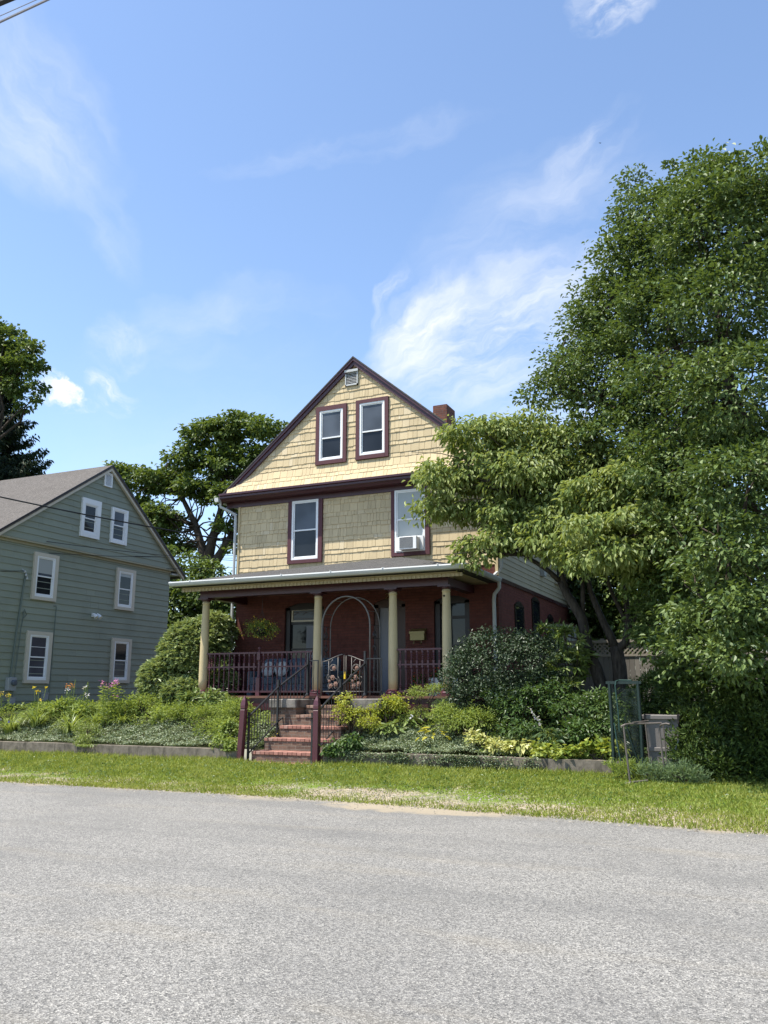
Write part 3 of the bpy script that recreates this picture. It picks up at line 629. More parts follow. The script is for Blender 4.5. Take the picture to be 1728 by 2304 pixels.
def shingle_wall(name, rows, xl, xr, yf, excl, mat, seed, expo=0.172):
    """rows of hand-split shingles, each a wedge of its own; yf(z) is the wall face"""
    r = random.Random(seed); b = MB(); z = rows[0]; row = 0
    while z < rows[1]:
        row += 1; zt = min(z + (expo * 1.32 if row % 2 else expo * 0.68), rows[1]); x = xl(z) + 0.0; xe = xr(z)
        while x < xe - 0.01:
            w = r.choice((r.uniform(0.07, 0.13), r.uniform(0.13, 0.25))); x1 = min(x + w, xe)
            if xe - x1 < 0.05: x1 = xe
            zb = z + r.uniform(-0.011, 0.009)
            zm = (z + zt) / 2; hit = False
            for (a, c, d_, e_) in excl:
                if x1 > a and x < c and zm > d_ and zm < e_:
                    if x < a - 0.02: x1 = a
                    else: hit = True; skip = c
                    break
            if hit: x = skip; continue
            y0 = yf(zb) - 0.021 - r.uniform(0, 0.007); y1 = yf(zt) - 0.007; g = 0.0035
            b.add([(x + g, y0, zb), (x1 - g, y0, zb), (x1 - g, y1, zt + 0.02), (x + g, y1, zt + 0.02), (x + g, yf(zb), zb), (x1 - g, yf(zb), zb)],
                  [(0, 1, 2, 3), (4, 5, 1, 0), (0, 3, 4), (1, 5, 2)])
            x = x1
        z = zt
    return b.build(name, mat, H)
WIN2 = [(-12.1, -11.01, 5.14, 6.92), (-8.93, -7.84, 5.14, 6.92)]
MB().box(XL, XR, YF, YF + 0.019, 4.8, 7.06).build('upper_wall_backing', 'cream_back', H)
shingle_wall('upper_shingles', (4.78, 6.93), lambda z: XL, lambda z: XR, lambda z: YF, WIN2, 'cream', 5)
# gable: its foot sweeps out over the cornice
ZA, ZE, HW = 10.66, 7.20, 4.1
SL = (ZA - ZE) / HW
def gface(z): return 20.09 - 0.18 * max(0.0, (7.80 - z) / 0.58) ** 1.4
GW = [(-11.15, -10.19, 7.83, 9.52), (-9.90, -8.92, 7.84, 9.54)]
VENT = (-10.24, -9.85, 10.02, 10.48)
b = MB(); zz = [7.22, 7.3, 7.4, 7.5, 7.6, 7.7, 7.85, 10.75]
for a_, c_ in zip(zz[:-1], zz[1:]):
    wa, wc = max(0, (ZA + 0.03 - a_) / SL), max(0.0, (ZA + 0.03 - c_) / SL)
    b.add([(XC - wa, gface(a_), a_), (XC + wa, gface(a_), a_), (XC + wc, gface(c_), c_), (XC - wc, gface(c_), c_)], [(0, 1, 2, 3)])
b.add([(XC - 4.05, 20.32, 7.2), (XC + 4.05, 20.32, 7.2), (XC, 20.32, 10.7)], [(2, 1, 0)])
b.build('gable_backing', 'cream_back', H)
shingle_wall('gable_shingles', (7.235, ZA - 0.05), lambda z: XC - (ZA - z) / SL + 0.03, lambda z: XC + (ZA - z) / SL - 0.03, gface, GW + [VENT], 'cream', 9)
# side clapboards
b = MB(); z = 4.46
while z < 6.9:
    b.add([(XR + 0.022, YF + 0.02, z), (XR + 0.022, YB, z), (XR + 0.004, YB, z + 0.142), (XR + 0.004, YF + 0.02, z + 0.142), (XR, YF + 0.02, z), (XR, YB, z)], [(0, 1, 2, 3), (4, 5, 1, 0), (0, 3, 4)])
    z += 0.138
b.build('side_clapboards', 'cream_side', H)
MB().box(XR - 0.01, XR + 0.035, YF + 0.015, YB, 4.36, 4.46).build('belt_board', 'maroon', H)
MB().box(XL - 0.012, XL + 0.05, YF - 0.045, YF + 0.1, 4.9, 6.93).build('corner_board', 'cream_paint', H)
MB().box(XR - 0.05, XR + 0.026, YF - 0.045, YF + 0.018, 4.5, 6.93).build('corner_board', 'cream_paint', H)
# cornice with its frieze
MB().prism([(19.80, 7.255), (19.80, 7.20), (19.86, 7.185), (19.86, 7.13), (19.93, 7.10), (19.97, 7.05), (20.24, 7.05), (20.24, 6.91), (20.29, 6.91), (20.29, 7.235), (19.86, 7.235)], 0, XC - 4.22, XC + 4.22).build('cornice', 'maroon', H)
# main roof
ZR = 10.85
def slab(mb, x0, z0, x1, z1, th, ya, yb):
    mb.prism([(x0, z0), (x1, z1), (x1, z1 - th), (x0, z0 - th)], 1, ya, yb)
b = MB()
xe = 4.30; ze = ZR - xe * SL
slab(b, XC, ZR, XC - xe, ze, 0.045, 19.96, 30.4); slab(b, XC, ZR, XC + xe, ze, 0.045, 19.96, 30.4)
rf = b.build('roof', 'roof', H)
b = MB()
for s_ in (-1, 1):   # rake boards in two steps and the soffit behind them
    for (zt_, zb_, ya, yb) in ((0.047, 0.125, 19.975, 20.03), (0.11, 0.255, 20.012, 20.075)):
        ext = 4.27
        b.prism([(XC, ZR - zt_), (XC + s_ * ext, ZR - zt_ - ext * SL), (XC + s_ * ext, ZR - zb_ - ext * SL), (XC, ZR - zb_)], 1, ya, yb)
    b.prism([(XC, ZR - 0.126), (XC + s_ * 4.25, ZR - 0.126 - 4.25 * SL), (XC + s_ * 4.25, ZR - 0.15 - 4.25 * SL), (XC, ZR - 0.15)], 1, 20.078, 20.3)
b.build('rake_trim', 'maroon_worn', H)
# soffit under side eaves
for s_ in (-1, 1): MB().box(min(XC + s_ * 3.87, XC + s_ * 4.25), max(XC + s_ * 3.87, XC + s_ * 4.25), 20.12, YB, 7.08, 7.12).build('eave_soffit', 'cream_paint', H)
ch = MB().cbox(-9.14, -8.66, 24.0, 24.75, 8.6, 10.55, 0.015).build('chimney', 'brick_chim', rf); MB().box(-9.03, -8.77, 24.12, 24.63, 10.551, 10.575).build('flue', 'dark', ch)

def window(parent, tf, u0, u1, z0, z1, cas, frame=0.055, casmat='casing', framemat='white', sash_split=0.5, upper='glass_lit', lower='glass', depth=0.06, shade=None, muntin=False):
    """double-hung window: casing > frame, two sashes, two panes; tf maps (along, out, up) to the world"""
    l, r, bt, tp = cas
    w = MB(tf); d = depth
    w.box(u0, u0 + l, -0.02, d, z0, z1); w.box(u1 - r, u1, -0.02, d, z0, z1)
    w.box(u0 + l, u1 - r, -0.02, d + 0.004, z0, z0 + bt); w.box(u0 + l, u1 - r, -0.02, d, z1 - tp, z1)
    win = w.build('window', casmat, parent)
    a, c, e_, f_ = u0 + l, u1 - r, z0 + bt, z1 - tp
    g = frame
    w = MB(tf); w.box(a, a + g, 0.0, d - 0.012, e_, f_); w.box(c - g, c, 0.0, d - 0.012, e_, f_); w.box(a + g, c - g, 0.0, d - 0.008, e_, e_ + g); w.box(a + g, c - g, 0.0, d - 0.012, f_ - g * 0.8, f_)
    w.build('frame', framemat, win)
    a += g; c -= g; e_ += g; f_ -= g * 0.8; mid = e_ + (f_ - e_) * sash_split; s = 0.032
    for (q0, q1, dep, pm, nm) in ((mid - 0.02, f_, 0.028, upper, 'upper_sash'), (e_, mid + 0.02, 0.014, lower, 'lower_sash')):
        w = MB(tf); w.box(a, a + s, 0.0, dep, q0, q1); w.box(c - s, c, 0.0, dep, q0, q1); w.box(a + s, c - s, 0.0, dep + 0.003, q0, q0 + s * 1.2); w.box(a + s, c - s, 0.0, dep, q1 - s, q1)
        w.build(nm, framemat, win)
        MB(tf).box(a + s, c - s, -0.005, dep - 0.012, q0 + s * 1.2, q1 - s).build('pane', pm, win)
        if shade and nm == 'upper_sash': MB(tf).box(a + s, c - s, dep - 0.0115, dep - 0.009, q1 - s - (q1 - q0 - 2.2 * s) * shade[0], q1 - s - 0.004).build('blind', shade[1], win)
        if muntin: MB(tf).box(a + s, c - s, dep - 0.0085, dep - 0.002, (q0 + q1) / 2 - 0.008, (q0 + q1) / 2 + 0.008).build('muntin', framemat, win)
    return win
front = lambda yy: (lambda v: (v[0], yy - v[1], v[2]))
east = lambda xx: (lambda v: (xx + v[1], v[0], v[2]))
window(H, front(20.285), *WIN2[0], (0.115, 0.125, 0.10, 0.0), upper='glass_lit', lower='glass', sash_split=0.49)
w2 = window(H, front(20.285), *WIN2[1], (0.095, 0.125, 0.10, 0.0), upper='curtain', lower='curtain', sash_split=0.52)
window(H, front(20.085), *GW[0], (0.11, 0.11, 0.11, 0.13), upper='glass_lit', lower='glass', sash_split=0.44)
window(H, front(20.085), *GW[1], (0.11, 0.11, 0.11, 0.10), upper='glass_lit', lower='glass', sash_split=0.44)
# gable vent
v = MB().box(VENT[0], VENT[1], 20.03, 20.11, VENT[2], VENT[2] + 0.03).box(VENT[0], VENT[0] + 0.03, 20.03, 20.11, VENT[2], VENT[3]).box(VENT[1] - 0.03, VENT[1], 20.03, 20.11, VENT[2], VENT[3]).box(VENT[0] - 0.015, VENT[1] + 0.015, 20.0, 20.11, VENT[3] - 0.07, VENT[3]).build('gable_vent', 'gutter', H)
b = MB()
for q in range(8):
    z = VENT[2] + 0.035 + q * 0.044; b.add([(VENT[0] + 0.03, 20.04, z), (VENT[1] - 0.03, 20.04, z), (VENT[1] - 0.03, 20.09, z + 0.05), (VENT[0] + 0.03, 20.09, z + 0.05)], [(0, 1, 2, 3)])
b.build('louvre', 'gutter', v)
# eave gutter end and downspout on the left corner
gl = MB().prism([(-14.34, 7.16), (-14.22, 7.16), (-14.20, 7.04), (-14.30, 7.03), (-14.345, 7.08)], 1, 19.82, 30.2).build('eave_gutter', 'gutter', H)
MB().tube([(-14.26, 20.0, 7.05), (-14.25, 20.02, 6.92), (-14.0, 20.16, 6.78), (-13.87, 20.22, 6.70), (-13.86, 20.23, 6.55), (-13.86, 20.23, 1.3)], 0.042, 8).build('downspout', 'gutter', H)

# ground floor windows and door
def arched_fill(x0, x1, z0, z1, rise, ya, yb, name, mat, parent):
    pts = [(x0, z0), (x1, z0)]
    for q in range(10):
        u = 1 - q / 9; pts.append((x0 + (x1 - x0) * u, z1 - rise * (2 * u - 1) ** 2))
    return MB().prism(pts, 1, ya, yb).build(name, mat, parent)
for (x0, x1, z0, z1), nm in zip((OPEN[0], OPEN[2]), ('window', 'window')):
    w = MB().box(x0 - 0.02, x0 + 0.14, YF + 0.06, YF + 0.2, z0, z1 - 0.12).box(x1 - 0.14, x1 + 0.02, YF + 0.06, YF + 0.2, z0, z1 - 0.12).box(x0 - 0.03, x1 + 0.03, YF - 0.06, YF + 0.2, z0 - 0.07, z0)
    pts = [(x0, 3.86), (x1, 3.86)] + [(x0 + (x1 - x0) * (1 - q / 9), z1 + 0.01 - 0.13 * (2 * (1 - q / 9) - 1) ** 2) for q in range(10)]
    w.prism(pts, 1, YF + 0.06, YF + 0.2); win = w.build('window', 'dark', H)
    MB().box(x0 + 0.14, x1 - 0.14, YF + 0.14, YF + 0.16, z0, 3.5).build('pane', 'glass', win)
    MB().box(x0 + 0.14, x1 - 0.14, YF + 0.10, YF + 0.17, 3.47, 3.54).build('transom_bar', 'dark', win)
    MB().box(x0 + 0.14, x1 - 0.14, YF + 0.11, YF + 0.17, 2.78, 2.82).build('meeting_rail', 'dark', win)
    if x0 < -11:
        MB().box(x0 + 0.62, x1 - 0.2, YF + 0.128, YF + 0.138, z0 + 0.05, 3.43).build('curtain', 'door', win)
        MB().box(x0 + 0.16, x1 - 0.16, YF + 0.09, YF + 0.13, 3.54, 3.585).box(x0 + 0.16, x1 - 0.16, YF + 0.09, YF + 0.13, 3.85, 3.89).box(x0 + 0.16, x0 + 0.21, YF + 0.09, YF + 0.13, 3.585, 3.85).box(x1 - 0.21, x1 - 0.16, YF + 0.09, YF + 0.13, 3.585, 3.85).build('transom_frame', 'trim', win)
        gp = MB(); c_ = (x0 + x1) / 2
        gp.box(x0 + 0.21, x1 - 0.21, YF + 0.115, YF + 0.125, 3.585, 3.85).build('stained_pane', 'glass_lit', win)
        b = MB(); zc = 3.72
        for k_ in range(-1, 2):
            xx_ = c_ + k_ * 0.26
            b.tube([(xx_ - 0.11, YF + 0.11, zc), (xx_, YF + 0.11, zc + 0.08), (xx_ + 0.11, YF + 0.11, zc), (xx_, YF + 0.11, zc - 0.08), (xx_ - 0.11, YF + 0.11, zc)], 0.008, 4)
        b.box(x0 + 0.25, x1 - 0.25, YF + 0.105, YF + 0.114, 3.62, 3.632).box(x0 + 0.25, x1 - 0.25, YF + 0.105, YF + 0.114, 3.80, 3.812).build('leading', 'wood_dark', win)
    else:
        MB().box(x0 + 0.14, x1 - 0.14, YF + 0.14, YF + 0.16, 3.54, 3.86).build('upper_pane', 'glass', win)
x0, x1, z0, z1 = OPEN[1]
w = MB().box(x0 - 0.01, x0 + 0.12, YF + 0.04, YF + 0.2, z0, 3.9).box(x1 - 0.12, x1 + 0.01, YF + 0.04, YF + 0.2, z0, 3.9)
w.prism([(x0, 3.82), (x1, 3.82)] + [(x0 + (x1 - x0) * (1 - q / 9), z1 + 0.01 - 0.13 * (2 * (1 - q / 9) - 1) ** 2) for q in range(10)], 1, YF + 0.04, YF + 0.2)
dr = w.build('front_door', 'wood_dark', H)
MB().box(x0 + 0.12, x1 - 0.33, YF + 0.12, YF + 0.16, z0 + 0.02, 3.82).build('storm_door', 'door', dr)
MB().box(x1 - 0.33, x1 - 0.12, YF + 0.10, YF + 0.16, z0 + 0.02, 3.82).build('door_edge', 'wood_dark', dr)
MB().ball((x1 - 0.2, YF + 0.07, 2.66), 0.032, 8).build('handle', 'brass', dr)
# house number above the door
MB().tube([(-9.12, 20.29, 4.15), (-9.08, 20.29, 4.19), (-9.03, 20.29, 4.17), (-9.03, 20.29, 4.13), (-9.12, 20.29, 4.04), (-9.02, 20.29, 4.04)], 0.011, 5).build('house_number', 'brass', H)
# side windows of the ground floor
for (y0, y1, z0, z1) in ((21.72, 22.6, 2.5, 4.02), (23.5, 24.35, 3.05, 4.33), (25.3, 26.0, 2.6, 3.98)):
    t_ = east(XR); w = MB(t_); w.box(y0, y0 + 0.08, 0.0, 0.03, z0, z1 - 0.1); w.box(y1 - 0.08, y1, 0.0, 0.03, z0, z1 - 0.1); w.box(y0 - 0.02, y1 + 0.02, 0, 0.06, z0 - 0.07, z0)
    pts = [(y0, z1 - 0.14), (y1, z1 - 0.14)] + [(y0 + (y1 - y0) * (1 - q / 9), z1 - 0.14 * (2 * (1 - q / 9) - 1) ** 2) for q in range(10)]
    w.tf = None; w.prism(pts, 0, XR, XR + 0.03); win = w.build('window', 'dark', H)
    MB(t_).box(y0 + 0.08, y1 - 0.08, 0.0, 0.014, z0, z1 - 0.14).build('pane', 'glass', win)
wb = MB().box(XR, XR + 0.62, 25.0, 25.05, 3.62, 3.68).box(XR, XR + 0.62, 26.55, 26.6, 3.62, 3.68).box(XR + 0.56, XR + 0.62, 25.05, 26.55, 3.62, 3.68).box(XR + 0.56, XR + 0.62, 25.0, 25.06, 2.5, 3.62).box(XR + 0.56, XR + 0.62, 26.54, 26.6, 2.5, 3.62).box(XR + 0.56, XR + 0.62, 25.06, 26.54, 2.5, 2.56).box(XR + 0.57, XR + 0.61, 25.06, 26.54, 3.25, 3.29).build('bay_frame', 'wood_dark', H)
MB().box(XR + 0.58, XR + 0.6, 25.06, 26.54, 2.56, 3.62).box(XR + 0.02, XR + 0.56, 25.015, 25.035, 2.56, 3.62).build('bay_pane', 'blind', wb)
# upper side window, vent cap
window(H, east(XR + 0.02), 26.4, 27.25, 5.0, 6.5, (0.09, 0.09, 0.09, 0.09), casmat='trim')
MB().box(XR + 0.02, XR + 0.14, 24.6, 24.85, 5.02, 5.3).build('dryer_vent', 'gutter', H)

# ------------------------------------------------------------------ porch (part of the house)
YC, ZD = 18.5, 1.56
MB().box(-13.8, -6.45, 18.16, 20.3, ZD - 0.055, ZD).build('porch_floor', 'deck', H)
MB().box(-13.72, -10.72, 18.2, 18.25, 1.22, ZD - 0.056).box(-13.72, -13.67, 18.25, 20.29, 1.22, ZD - 0.056).build('porch_skirt', 'maroon', H)
MB().box(-7.9, -6.5, 18.2, 18.25, 1.22, ZD - 0.056).box(-6.55, -6.5, 18.25, 20.29, 1.22, ZD - 0.056).build('porch_skirt', 'maroon', H)
MB().box(-13.6, -10.72, 18.4, 18.5, 0.5, 1.215).build('porch_foundation', 'brick', H)
MB().box(-7.9, -6.6, 18.3, 18.4, 0.5, 1.215).build('porch_foundation', 'brick', H)
MB().box(-13.62, -6.68, 18.38, 18.62, 4.07, 4.255).box(-13.62, -13.40, 18.621, 20.29, 4.07, 4.255).box(-6.9, -6.68, 18.621, 20.29, 4.07, 4.255).build('porch_beam', 'maroon', H)
MB().box(-13.66, -6.64, 18.34, 18.66, 4.2555, 4.285).box(-13.85, -6.3, 17.9, 20.29, 4.286, 4.30).build('porch_ceiling', 'shaded_cream', H)
b = MB()
x = -13.9
while x < -6.25:
    b.box(x, x + 0.065, 17.985, 18.02, 4.20, 4.284); x += 0.105
y = 18.05
b.box(-13.93, -6.2, 18.0, 18.05, 4.205, 4.285).build('dentil_frieze', 'shaded_cream', H)
pr = MB().add([(-14.02, 17.72, 4.40), (-6.08, 17.72, 4.40), (-8.69, 20.3, 5.13), (-13.92, 20.3, 4.96), (-6.08, 20.3, 4.40),
     (-14.02, 17.72, 4.31), (-6.08, 17.72, 4.31), (-6.08, 20.3, 4.31), (-13.92, 20.3, 4.31)],
     [(0, 1, 2, 3), (1, 4, 2), (0, 5, 6, 1), (1, 6, 7, 4), (0, 3, 8, 5), (5, 8, 7, 6)]).build('porch_roof', 'porch_roof', H)
# half-round gutters, fixed to the roof edge
gp = [(17.715, 4.425), (17.60, 4.43), (17.59, 4.40), (17.61, 4.36), (17.64, 4.325), (17.715, 4.315)]
gf = MB().prism(gp, 0, -14.05, -5.96)
gf.prism([(-6.085 + (17.715 - p[0]), p[1]) for p in gp], 1, 17.72, 20.34)
g1 = gf.build('gutter', 'gutter', pr)
for x in np.arange(-13.4, -6.2, 1.35): MB().box(x, x + 0.03, 17.58, 17.8, 4.431, 4.447).build('gutter_strap', 'white', pr)
MB().tube([(-6.02, 20.28, 4.33), (-6.02, 20.27, 4.18), (-6.13, 20.22, 4.02), (-6.15, 20.22, 3.9), (-6.15, 20.22, 1.4)], 0.046, 8).build('porch_downspout', 'gutter', H)
MB().tube([(-5.98, 20.36, 4.9), (-5.98, 20.36, 4.72), (-6.02, 20.32, 4.62), (-6.12, 20.24, 4.5), (-6.2, 20.2, 4.40)], 0.042, 8).build('upper_downspout', 'gutter', H)
# columns
CX = [-13.5, -10.14, -8.12, -6.77]
def column(x):
    prof = [(0.108, ZD + 0.13), (0.112, ZD + 0.4), (0.112, 2.4), (0.104, 3.3), (0.092, 3.86), (0.092, 3.92), (0.104, 3.925), (0.104, 3.945), (0.094, 3.95), (0.094, 3.985)]
    c = MB().lathe(x, YC, prof, 24).build('column', 'cream_paint', H, True)
    MB().lathe(x, YC, [(0.175, ZD + 0.045), (0.18, ZD + 0.07), (0.165, ZD + 0.10), (0.14, ZD + 0.105), (0.145, ZD + 0.125), (0.125, ZD + 0.14)], 20).box(x - 0.19, x + 0.19, YC - 0.19, YC + 0.19, ZD, ZD + 0.045).build('base', 'maroon_post', c)
    MB().lathe(x, YC, [(0.096, 3.98), (0.125, 4.01), (0.125, 4.03)], 18).box(x - 0.16, x + 0.16, YC - 0.16, YC + 0.16, 4.03, 4.069).build('capital', 'maroon', c)
    return c
for x in CX: last_col = column(x)
MB().ball((CX[3] - 0.02, YC - 0.093, 3.82), 0.026, 8).build('knot_hole', 'dark', last_col)
# turned balusters between three rails
def spindle():
    b = MB()
    def sq(z0, z1, r): b.box(-r, r, -r, r, z0, z1)
    sq(0.0, 0.07, 0.022)
    b.lathe(0, 0, [(0.014, 0.07), (0.026, 0.09), (0.026, 0.105), (0.014, 0.12), (0.024, 0.135), (0.024, 0.15), (0.015, 0.165), (0.014, 0.28), (0.02, 0.46), (0.014, 0.5), (0.024, 0.515), (0.014, 0.53)], 8)
    sq(0.53, 0.70, 0.022)
    b.lathe(0, 0, [(0.014, 0.70), (0.025, 0.72), (0.014, 0.74), (0.025, 0.765), (0.014, 0.79), (0.025, 0.815), (0.014, 0.84), (0.02, 0.86), (0.014, 0.875)], 8)
    sq(0.875, 0.94, 0.02)
    return b
spind0 = None
def railing(x0, y0, x1, y1, nb):
    global spind0
    L = math.hypot(x1 - x0, y1 - y0); a = math.atan2(y1 - y0, x1 - x0); ca, sa = math.cos(a), math.sin(a)
    tf = lambda v: (x0 + v[0] * ca - v[1] * sa, y0 + v[0] * sa + v[1] * ca, v[2])
    rl = MB(tf).box(0, L, -0.045, 0.045, 1.64, 1.685).box(0, L, -0.028, 0.028, 2.255, 2.29).box(0, L, -0.04, 0.04, 2.60, 2.64).build('porch_railing', 'maroon_post', H)
    for k_ in range(nb):
        t = (k_ + 0.5) / nb; p = (x0 + (x1 - x0) * t, y0 + (y1 - y0) * t, 1.67)
        o = bpy.data.objects.new('baluster', spind0.data) if spind0 else None
        if o is None:
            o = spindle().build('baluster', 'maroon_post', H); spind0 = o; o.parent = rl
        else: COL.objects.link(o); o.parent = rl
        # mesh data is stored relative to the house origin
        o.location = tuple(np.array(p)); ORG[o] = np.array(p)
    return rl
railing(-13.38, YC, -11.87, YC, 10); railing(-11.74, YC, -10.26, YC, 11); railing(-8.0, YC, -6.89, YC, 8); railing(-13.5, 18.62, -13.5, 20.28, 10)
np_ = MB().box(-11.86, -11.75, YC - 0.055, YC + 0.055, ZD, 2.0).lathe(-11.805, YC, [(0.045, 2.0), (0.05, 2.03), (0.035, 2.06), (0.035, 2.4), (0.045, 2.44)], 12).box(-11.85, -11.76, YC - 0.045, YC + 0.045, 2.44, 2.64).lathe(-11.805, YC, [(0.05, 2.64), (0.02, 2.68), (0.02, 2.70)], 12).ball((-11.805, YC, 2.735), 0.042, 10).build('railing_post', 'maroon_post', H)

# ------------------------------------------------------------------ steps, posts, handrails, arch
ST = thing('front_steps', (-9.5, 17, 0.15), 'brick front steps with red brick treads climbing to the porch', 'steps')
TR = [(-10.52, -8.62, 15.92, 0.19), (-10.42, -8.62, 16.12, 0.40), (-10.36, -8.64, 16.52, 0.66), (-10.2, -8.66, 16.9, 0.91), (-10.02, -8.70, 17.3, 1.14), (-10.0, -8.72, 17.7, 1.35)]
for q, (x0, x1, y0, z) in enumerate(TR):
    ye = TR[q + 1][2] + 0.06 if q < 5 else 18.2
    zb = TR[q - 1][3] - 0.02 if q else 0.0
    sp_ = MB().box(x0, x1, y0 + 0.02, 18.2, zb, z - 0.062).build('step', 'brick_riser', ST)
    b = MB(); nb = int(round((x1 - x0) / 0.112)); wv = (x1 - x0) / nb
    for k_ in range(nb):
        dz = random.uniform(-0.005, 0.004); dy = random.uniform(-0.008, 0.006)
        b.cbox(x0 + k_ * wv + 0.004, x0 + (k_ + 1) * wv - 0.004, y0 + dy, y0 + 0.225, z - 0.06, z + dz, 0.005)
        if ye - y0 > 0.24: b.cbox(x0 + k_ * wv + 0.004, x0 + (k_ + 1) * wv - 0.004, y0 + 0.23, max(ye + 0.02, y0 + 0.42), z - 0.06, z + dz * 0.6, 0.005)
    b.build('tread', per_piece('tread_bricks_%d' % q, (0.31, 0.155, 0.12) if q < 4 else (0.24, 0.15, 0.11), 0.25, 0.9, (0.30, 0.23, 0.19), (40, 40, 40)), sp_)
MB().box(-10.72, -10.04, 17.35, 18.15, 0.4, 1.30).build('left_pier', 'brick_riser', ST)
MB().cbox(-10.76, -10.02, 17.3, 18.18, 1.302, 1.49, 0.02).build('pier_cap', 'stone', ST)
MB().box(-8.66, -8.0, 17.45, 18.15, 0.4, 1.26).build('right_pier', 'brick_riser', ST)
MB().cbox(-8.70, -7.92, 17.4, 18.18, 1.262, 1.50, 0.02).build('pier_cap', 'stone', ST)

def newel(x, lean, label):
    b = MB(lambda v: (v[0] + lean * (v[2] - 0.1), v[1], v[2])); y = 16.02; r = 0.062
    b.cbox(x - r, x + r, y - r, y + r, 0.02, 1.27, 0.008); b.cbox(x - r + 0.012, x + r - 0.012, y - r + 0.012, y + r - 0.012, 1.271, 1.30, 0.004)
    b.cbox(x - r, x + r, y - r, y + r, 1.301, 1.37, 0.006)
    b.add([(x - r, y - r, 1.371), (x + r, y - r, 1.371), (x + r, y + r, 1.371), (x - r, y + r, 1.371), (x - 0.045, y - 0.045, 1.47), (x + 0.045, y - 0.045, 1.47), (x + 0.045, y + 0.045, 1.47), (x - 0.045, y + 0.045, 1.47), (x, y, 1.575)],
          [(0, 1, 5, 4), (1, 2, 6, 5), (2, 3, 7, 6), (3, 0, 4, 7), (4, 5, 8), (5, 6, 8), (6, 7, 8), (7, 4, 8), (3, 2, 1, 0)])
    o = b.build('newel_post', 'maroon_post'); props(o, label, 'post', 'maroon posts at the foot of the steps'); return o
newel(-10.64, 0.055, 'leaning maroon wooden post left of the brick steps'); newel(-8.77, 0.0, 'upright maroon wooden post right of the bottom brick step')

def twisted(mb, x, y, z0, z1, r=0.008):
    k_ = 5; pts = [(x, y, z0 + (z1 - z0) * i / k_) for i in range(k_ + 1)]
    mb.tube(pts, [r, r * 0.8, r * 1.25, r * 0.8, r * 1.25, r], 4)
def handrail(xa, xm, xb, label):
    t = thing('handrail', (xm, 17.1, 0.1), label, 'handrail', 'black iron handrails beside the steps')
    A_ = np.array([xa, 16.12]); B_ = np.array([xb, 18.1]); zA, zB = 1.16, 2.22
    for (y, z0, z1) in ((16.12, 0.16, 1.2), (17.2, 0.66, 1.9), (18.1, 1.56, 2.56)):
        x = np.interp(y, [16.12, 17.2, 18.1], [xa, xm, xb])
        p = MB().box(x - 0.021, x + 0.021, y - 0.021, y + 0.021, z0, z1).box(x - 0.026, x + 0.026, y - 0.026, y + 0.026, z1, z1 + 0.02).lathe(x, y, [(0.045, z0), (0.045, z0 + 0.03), (0.028, z0 + 0.07)], 8).build('post', 'iron', t)
    def pos(s, zz): return (np.interp(s, [0, .54, 1], [xa, xm, xb]), 16.12 + 1.98 * s, zz)
    def zt(s): return np.interp(s, [0, 0.545, 1], [1.13, 1.76, 2.30])
    def zl(s): return np.interp(s, [0, 0.545, 1], [0.34, 0.97, 1.60])
    MB().tube([pos(-0.02, zt(-0.02) - 0.03), pos(0, zt(0)), pos(.54, zt(.54)), pos(1, zt(1))], 0.024, 6).build('top_rail', 'iron', t)
    MB().tube([pos(0, zl(0)), pos(.54, zl(.54)), pos(1, zl(1))], 0.017, 6).build('bottom_rail', 'iron', t)
    first = None
    for k_ in range(1, 19):
        if k_ in (10,): continue
        s = k_ / 19; p = pos(s, 0); b = MB(); twisted(b, p[0], p[1], zl(s), zt(s)); b.build('baluster', 'iron', t)
    MB().tube([(xa + (0.02), 16.12, 1.1), (xa - 0.12, 16.05, 1.12)], 0.012, 5).build('bracket', 'iron', t)
handrail(-10.50, -10.44, -10.18, 'black iron handrail on the left side of the brick steps')
handrail(-8.93, -8.83, -8.66, 'black iron handrail on the right side of the brick steps')

AR = thing('garden_arch', (-9.25, 18.3, ZD), 'tall metal garden arch with double gates at top of steps', 'arch')
def hoop(y, xa, xb, z0, zs, zt, r, nm):
    c = (xa + xb) / 2; h = (xb - xa) / 2; pts = [(xa, y, z0), (xa, y, (z0 + zs) / 2), (xa, y, zs)]
    for q in range(1, 16):
        a = math.pi - math.pi * q / 16; pts.append((c + h * math.cos(a), y, zs + (zt - zs) * math.sin(a)))
    pts += [(xb, y, zs), (xb, y, z0)]; return MB().tube(pts, r, 8).build(nm, 'pipe', AR, True)
hoop(18.2, -9.86, -8.58, ZD, 3.2, 3.90, 0.02, 'front_hoop'); hoop(18.75, -9.92, -8.58, ZD, 3.2, 3.93, 0.014, 'rear_hoop')
def spiral(mb, c, r, turns, y, r0=0.01, start=0.0, dirn=1, k_=22, axis='x'):
    pts = []
    for i in range(k_ + 1):
        f = i / k_; a = start + dirn * 2 * math.pi * turns * f; q = r * (1 - 0.78 * f)
        o = q * math.cos(a); pts.append((c[0] + o, y, c[1] + q * math.sin(a)) if axis == 'x' else (y, c[0] + o, c[1] + q * math.sin(a)))
    mb.tube(pts, r0, 4)
for x in (-9.89, -8.58):     # scrolled side panels joining the hoops
    b = MB()
    for z in (1.75, 2.3, 2.9, 3.2): b.tube([(x, 18.2, z), (x, 18.75, z)], 0.008, 4)
    for q, z in enumerate((1.95, 2.15, 2.48, 2.7, 2.98)): spiral(b, (18.47, z), 0.11, 1.3, x, 0.011, q, 1 if q % 2 else -1, 20, 'y')
    b.tube([(x, 18.47, 1.75), (x, 18.47, 3.2)], 0.007, 4)
    b.build('side_panel', 'iron', AR)
b = MB()
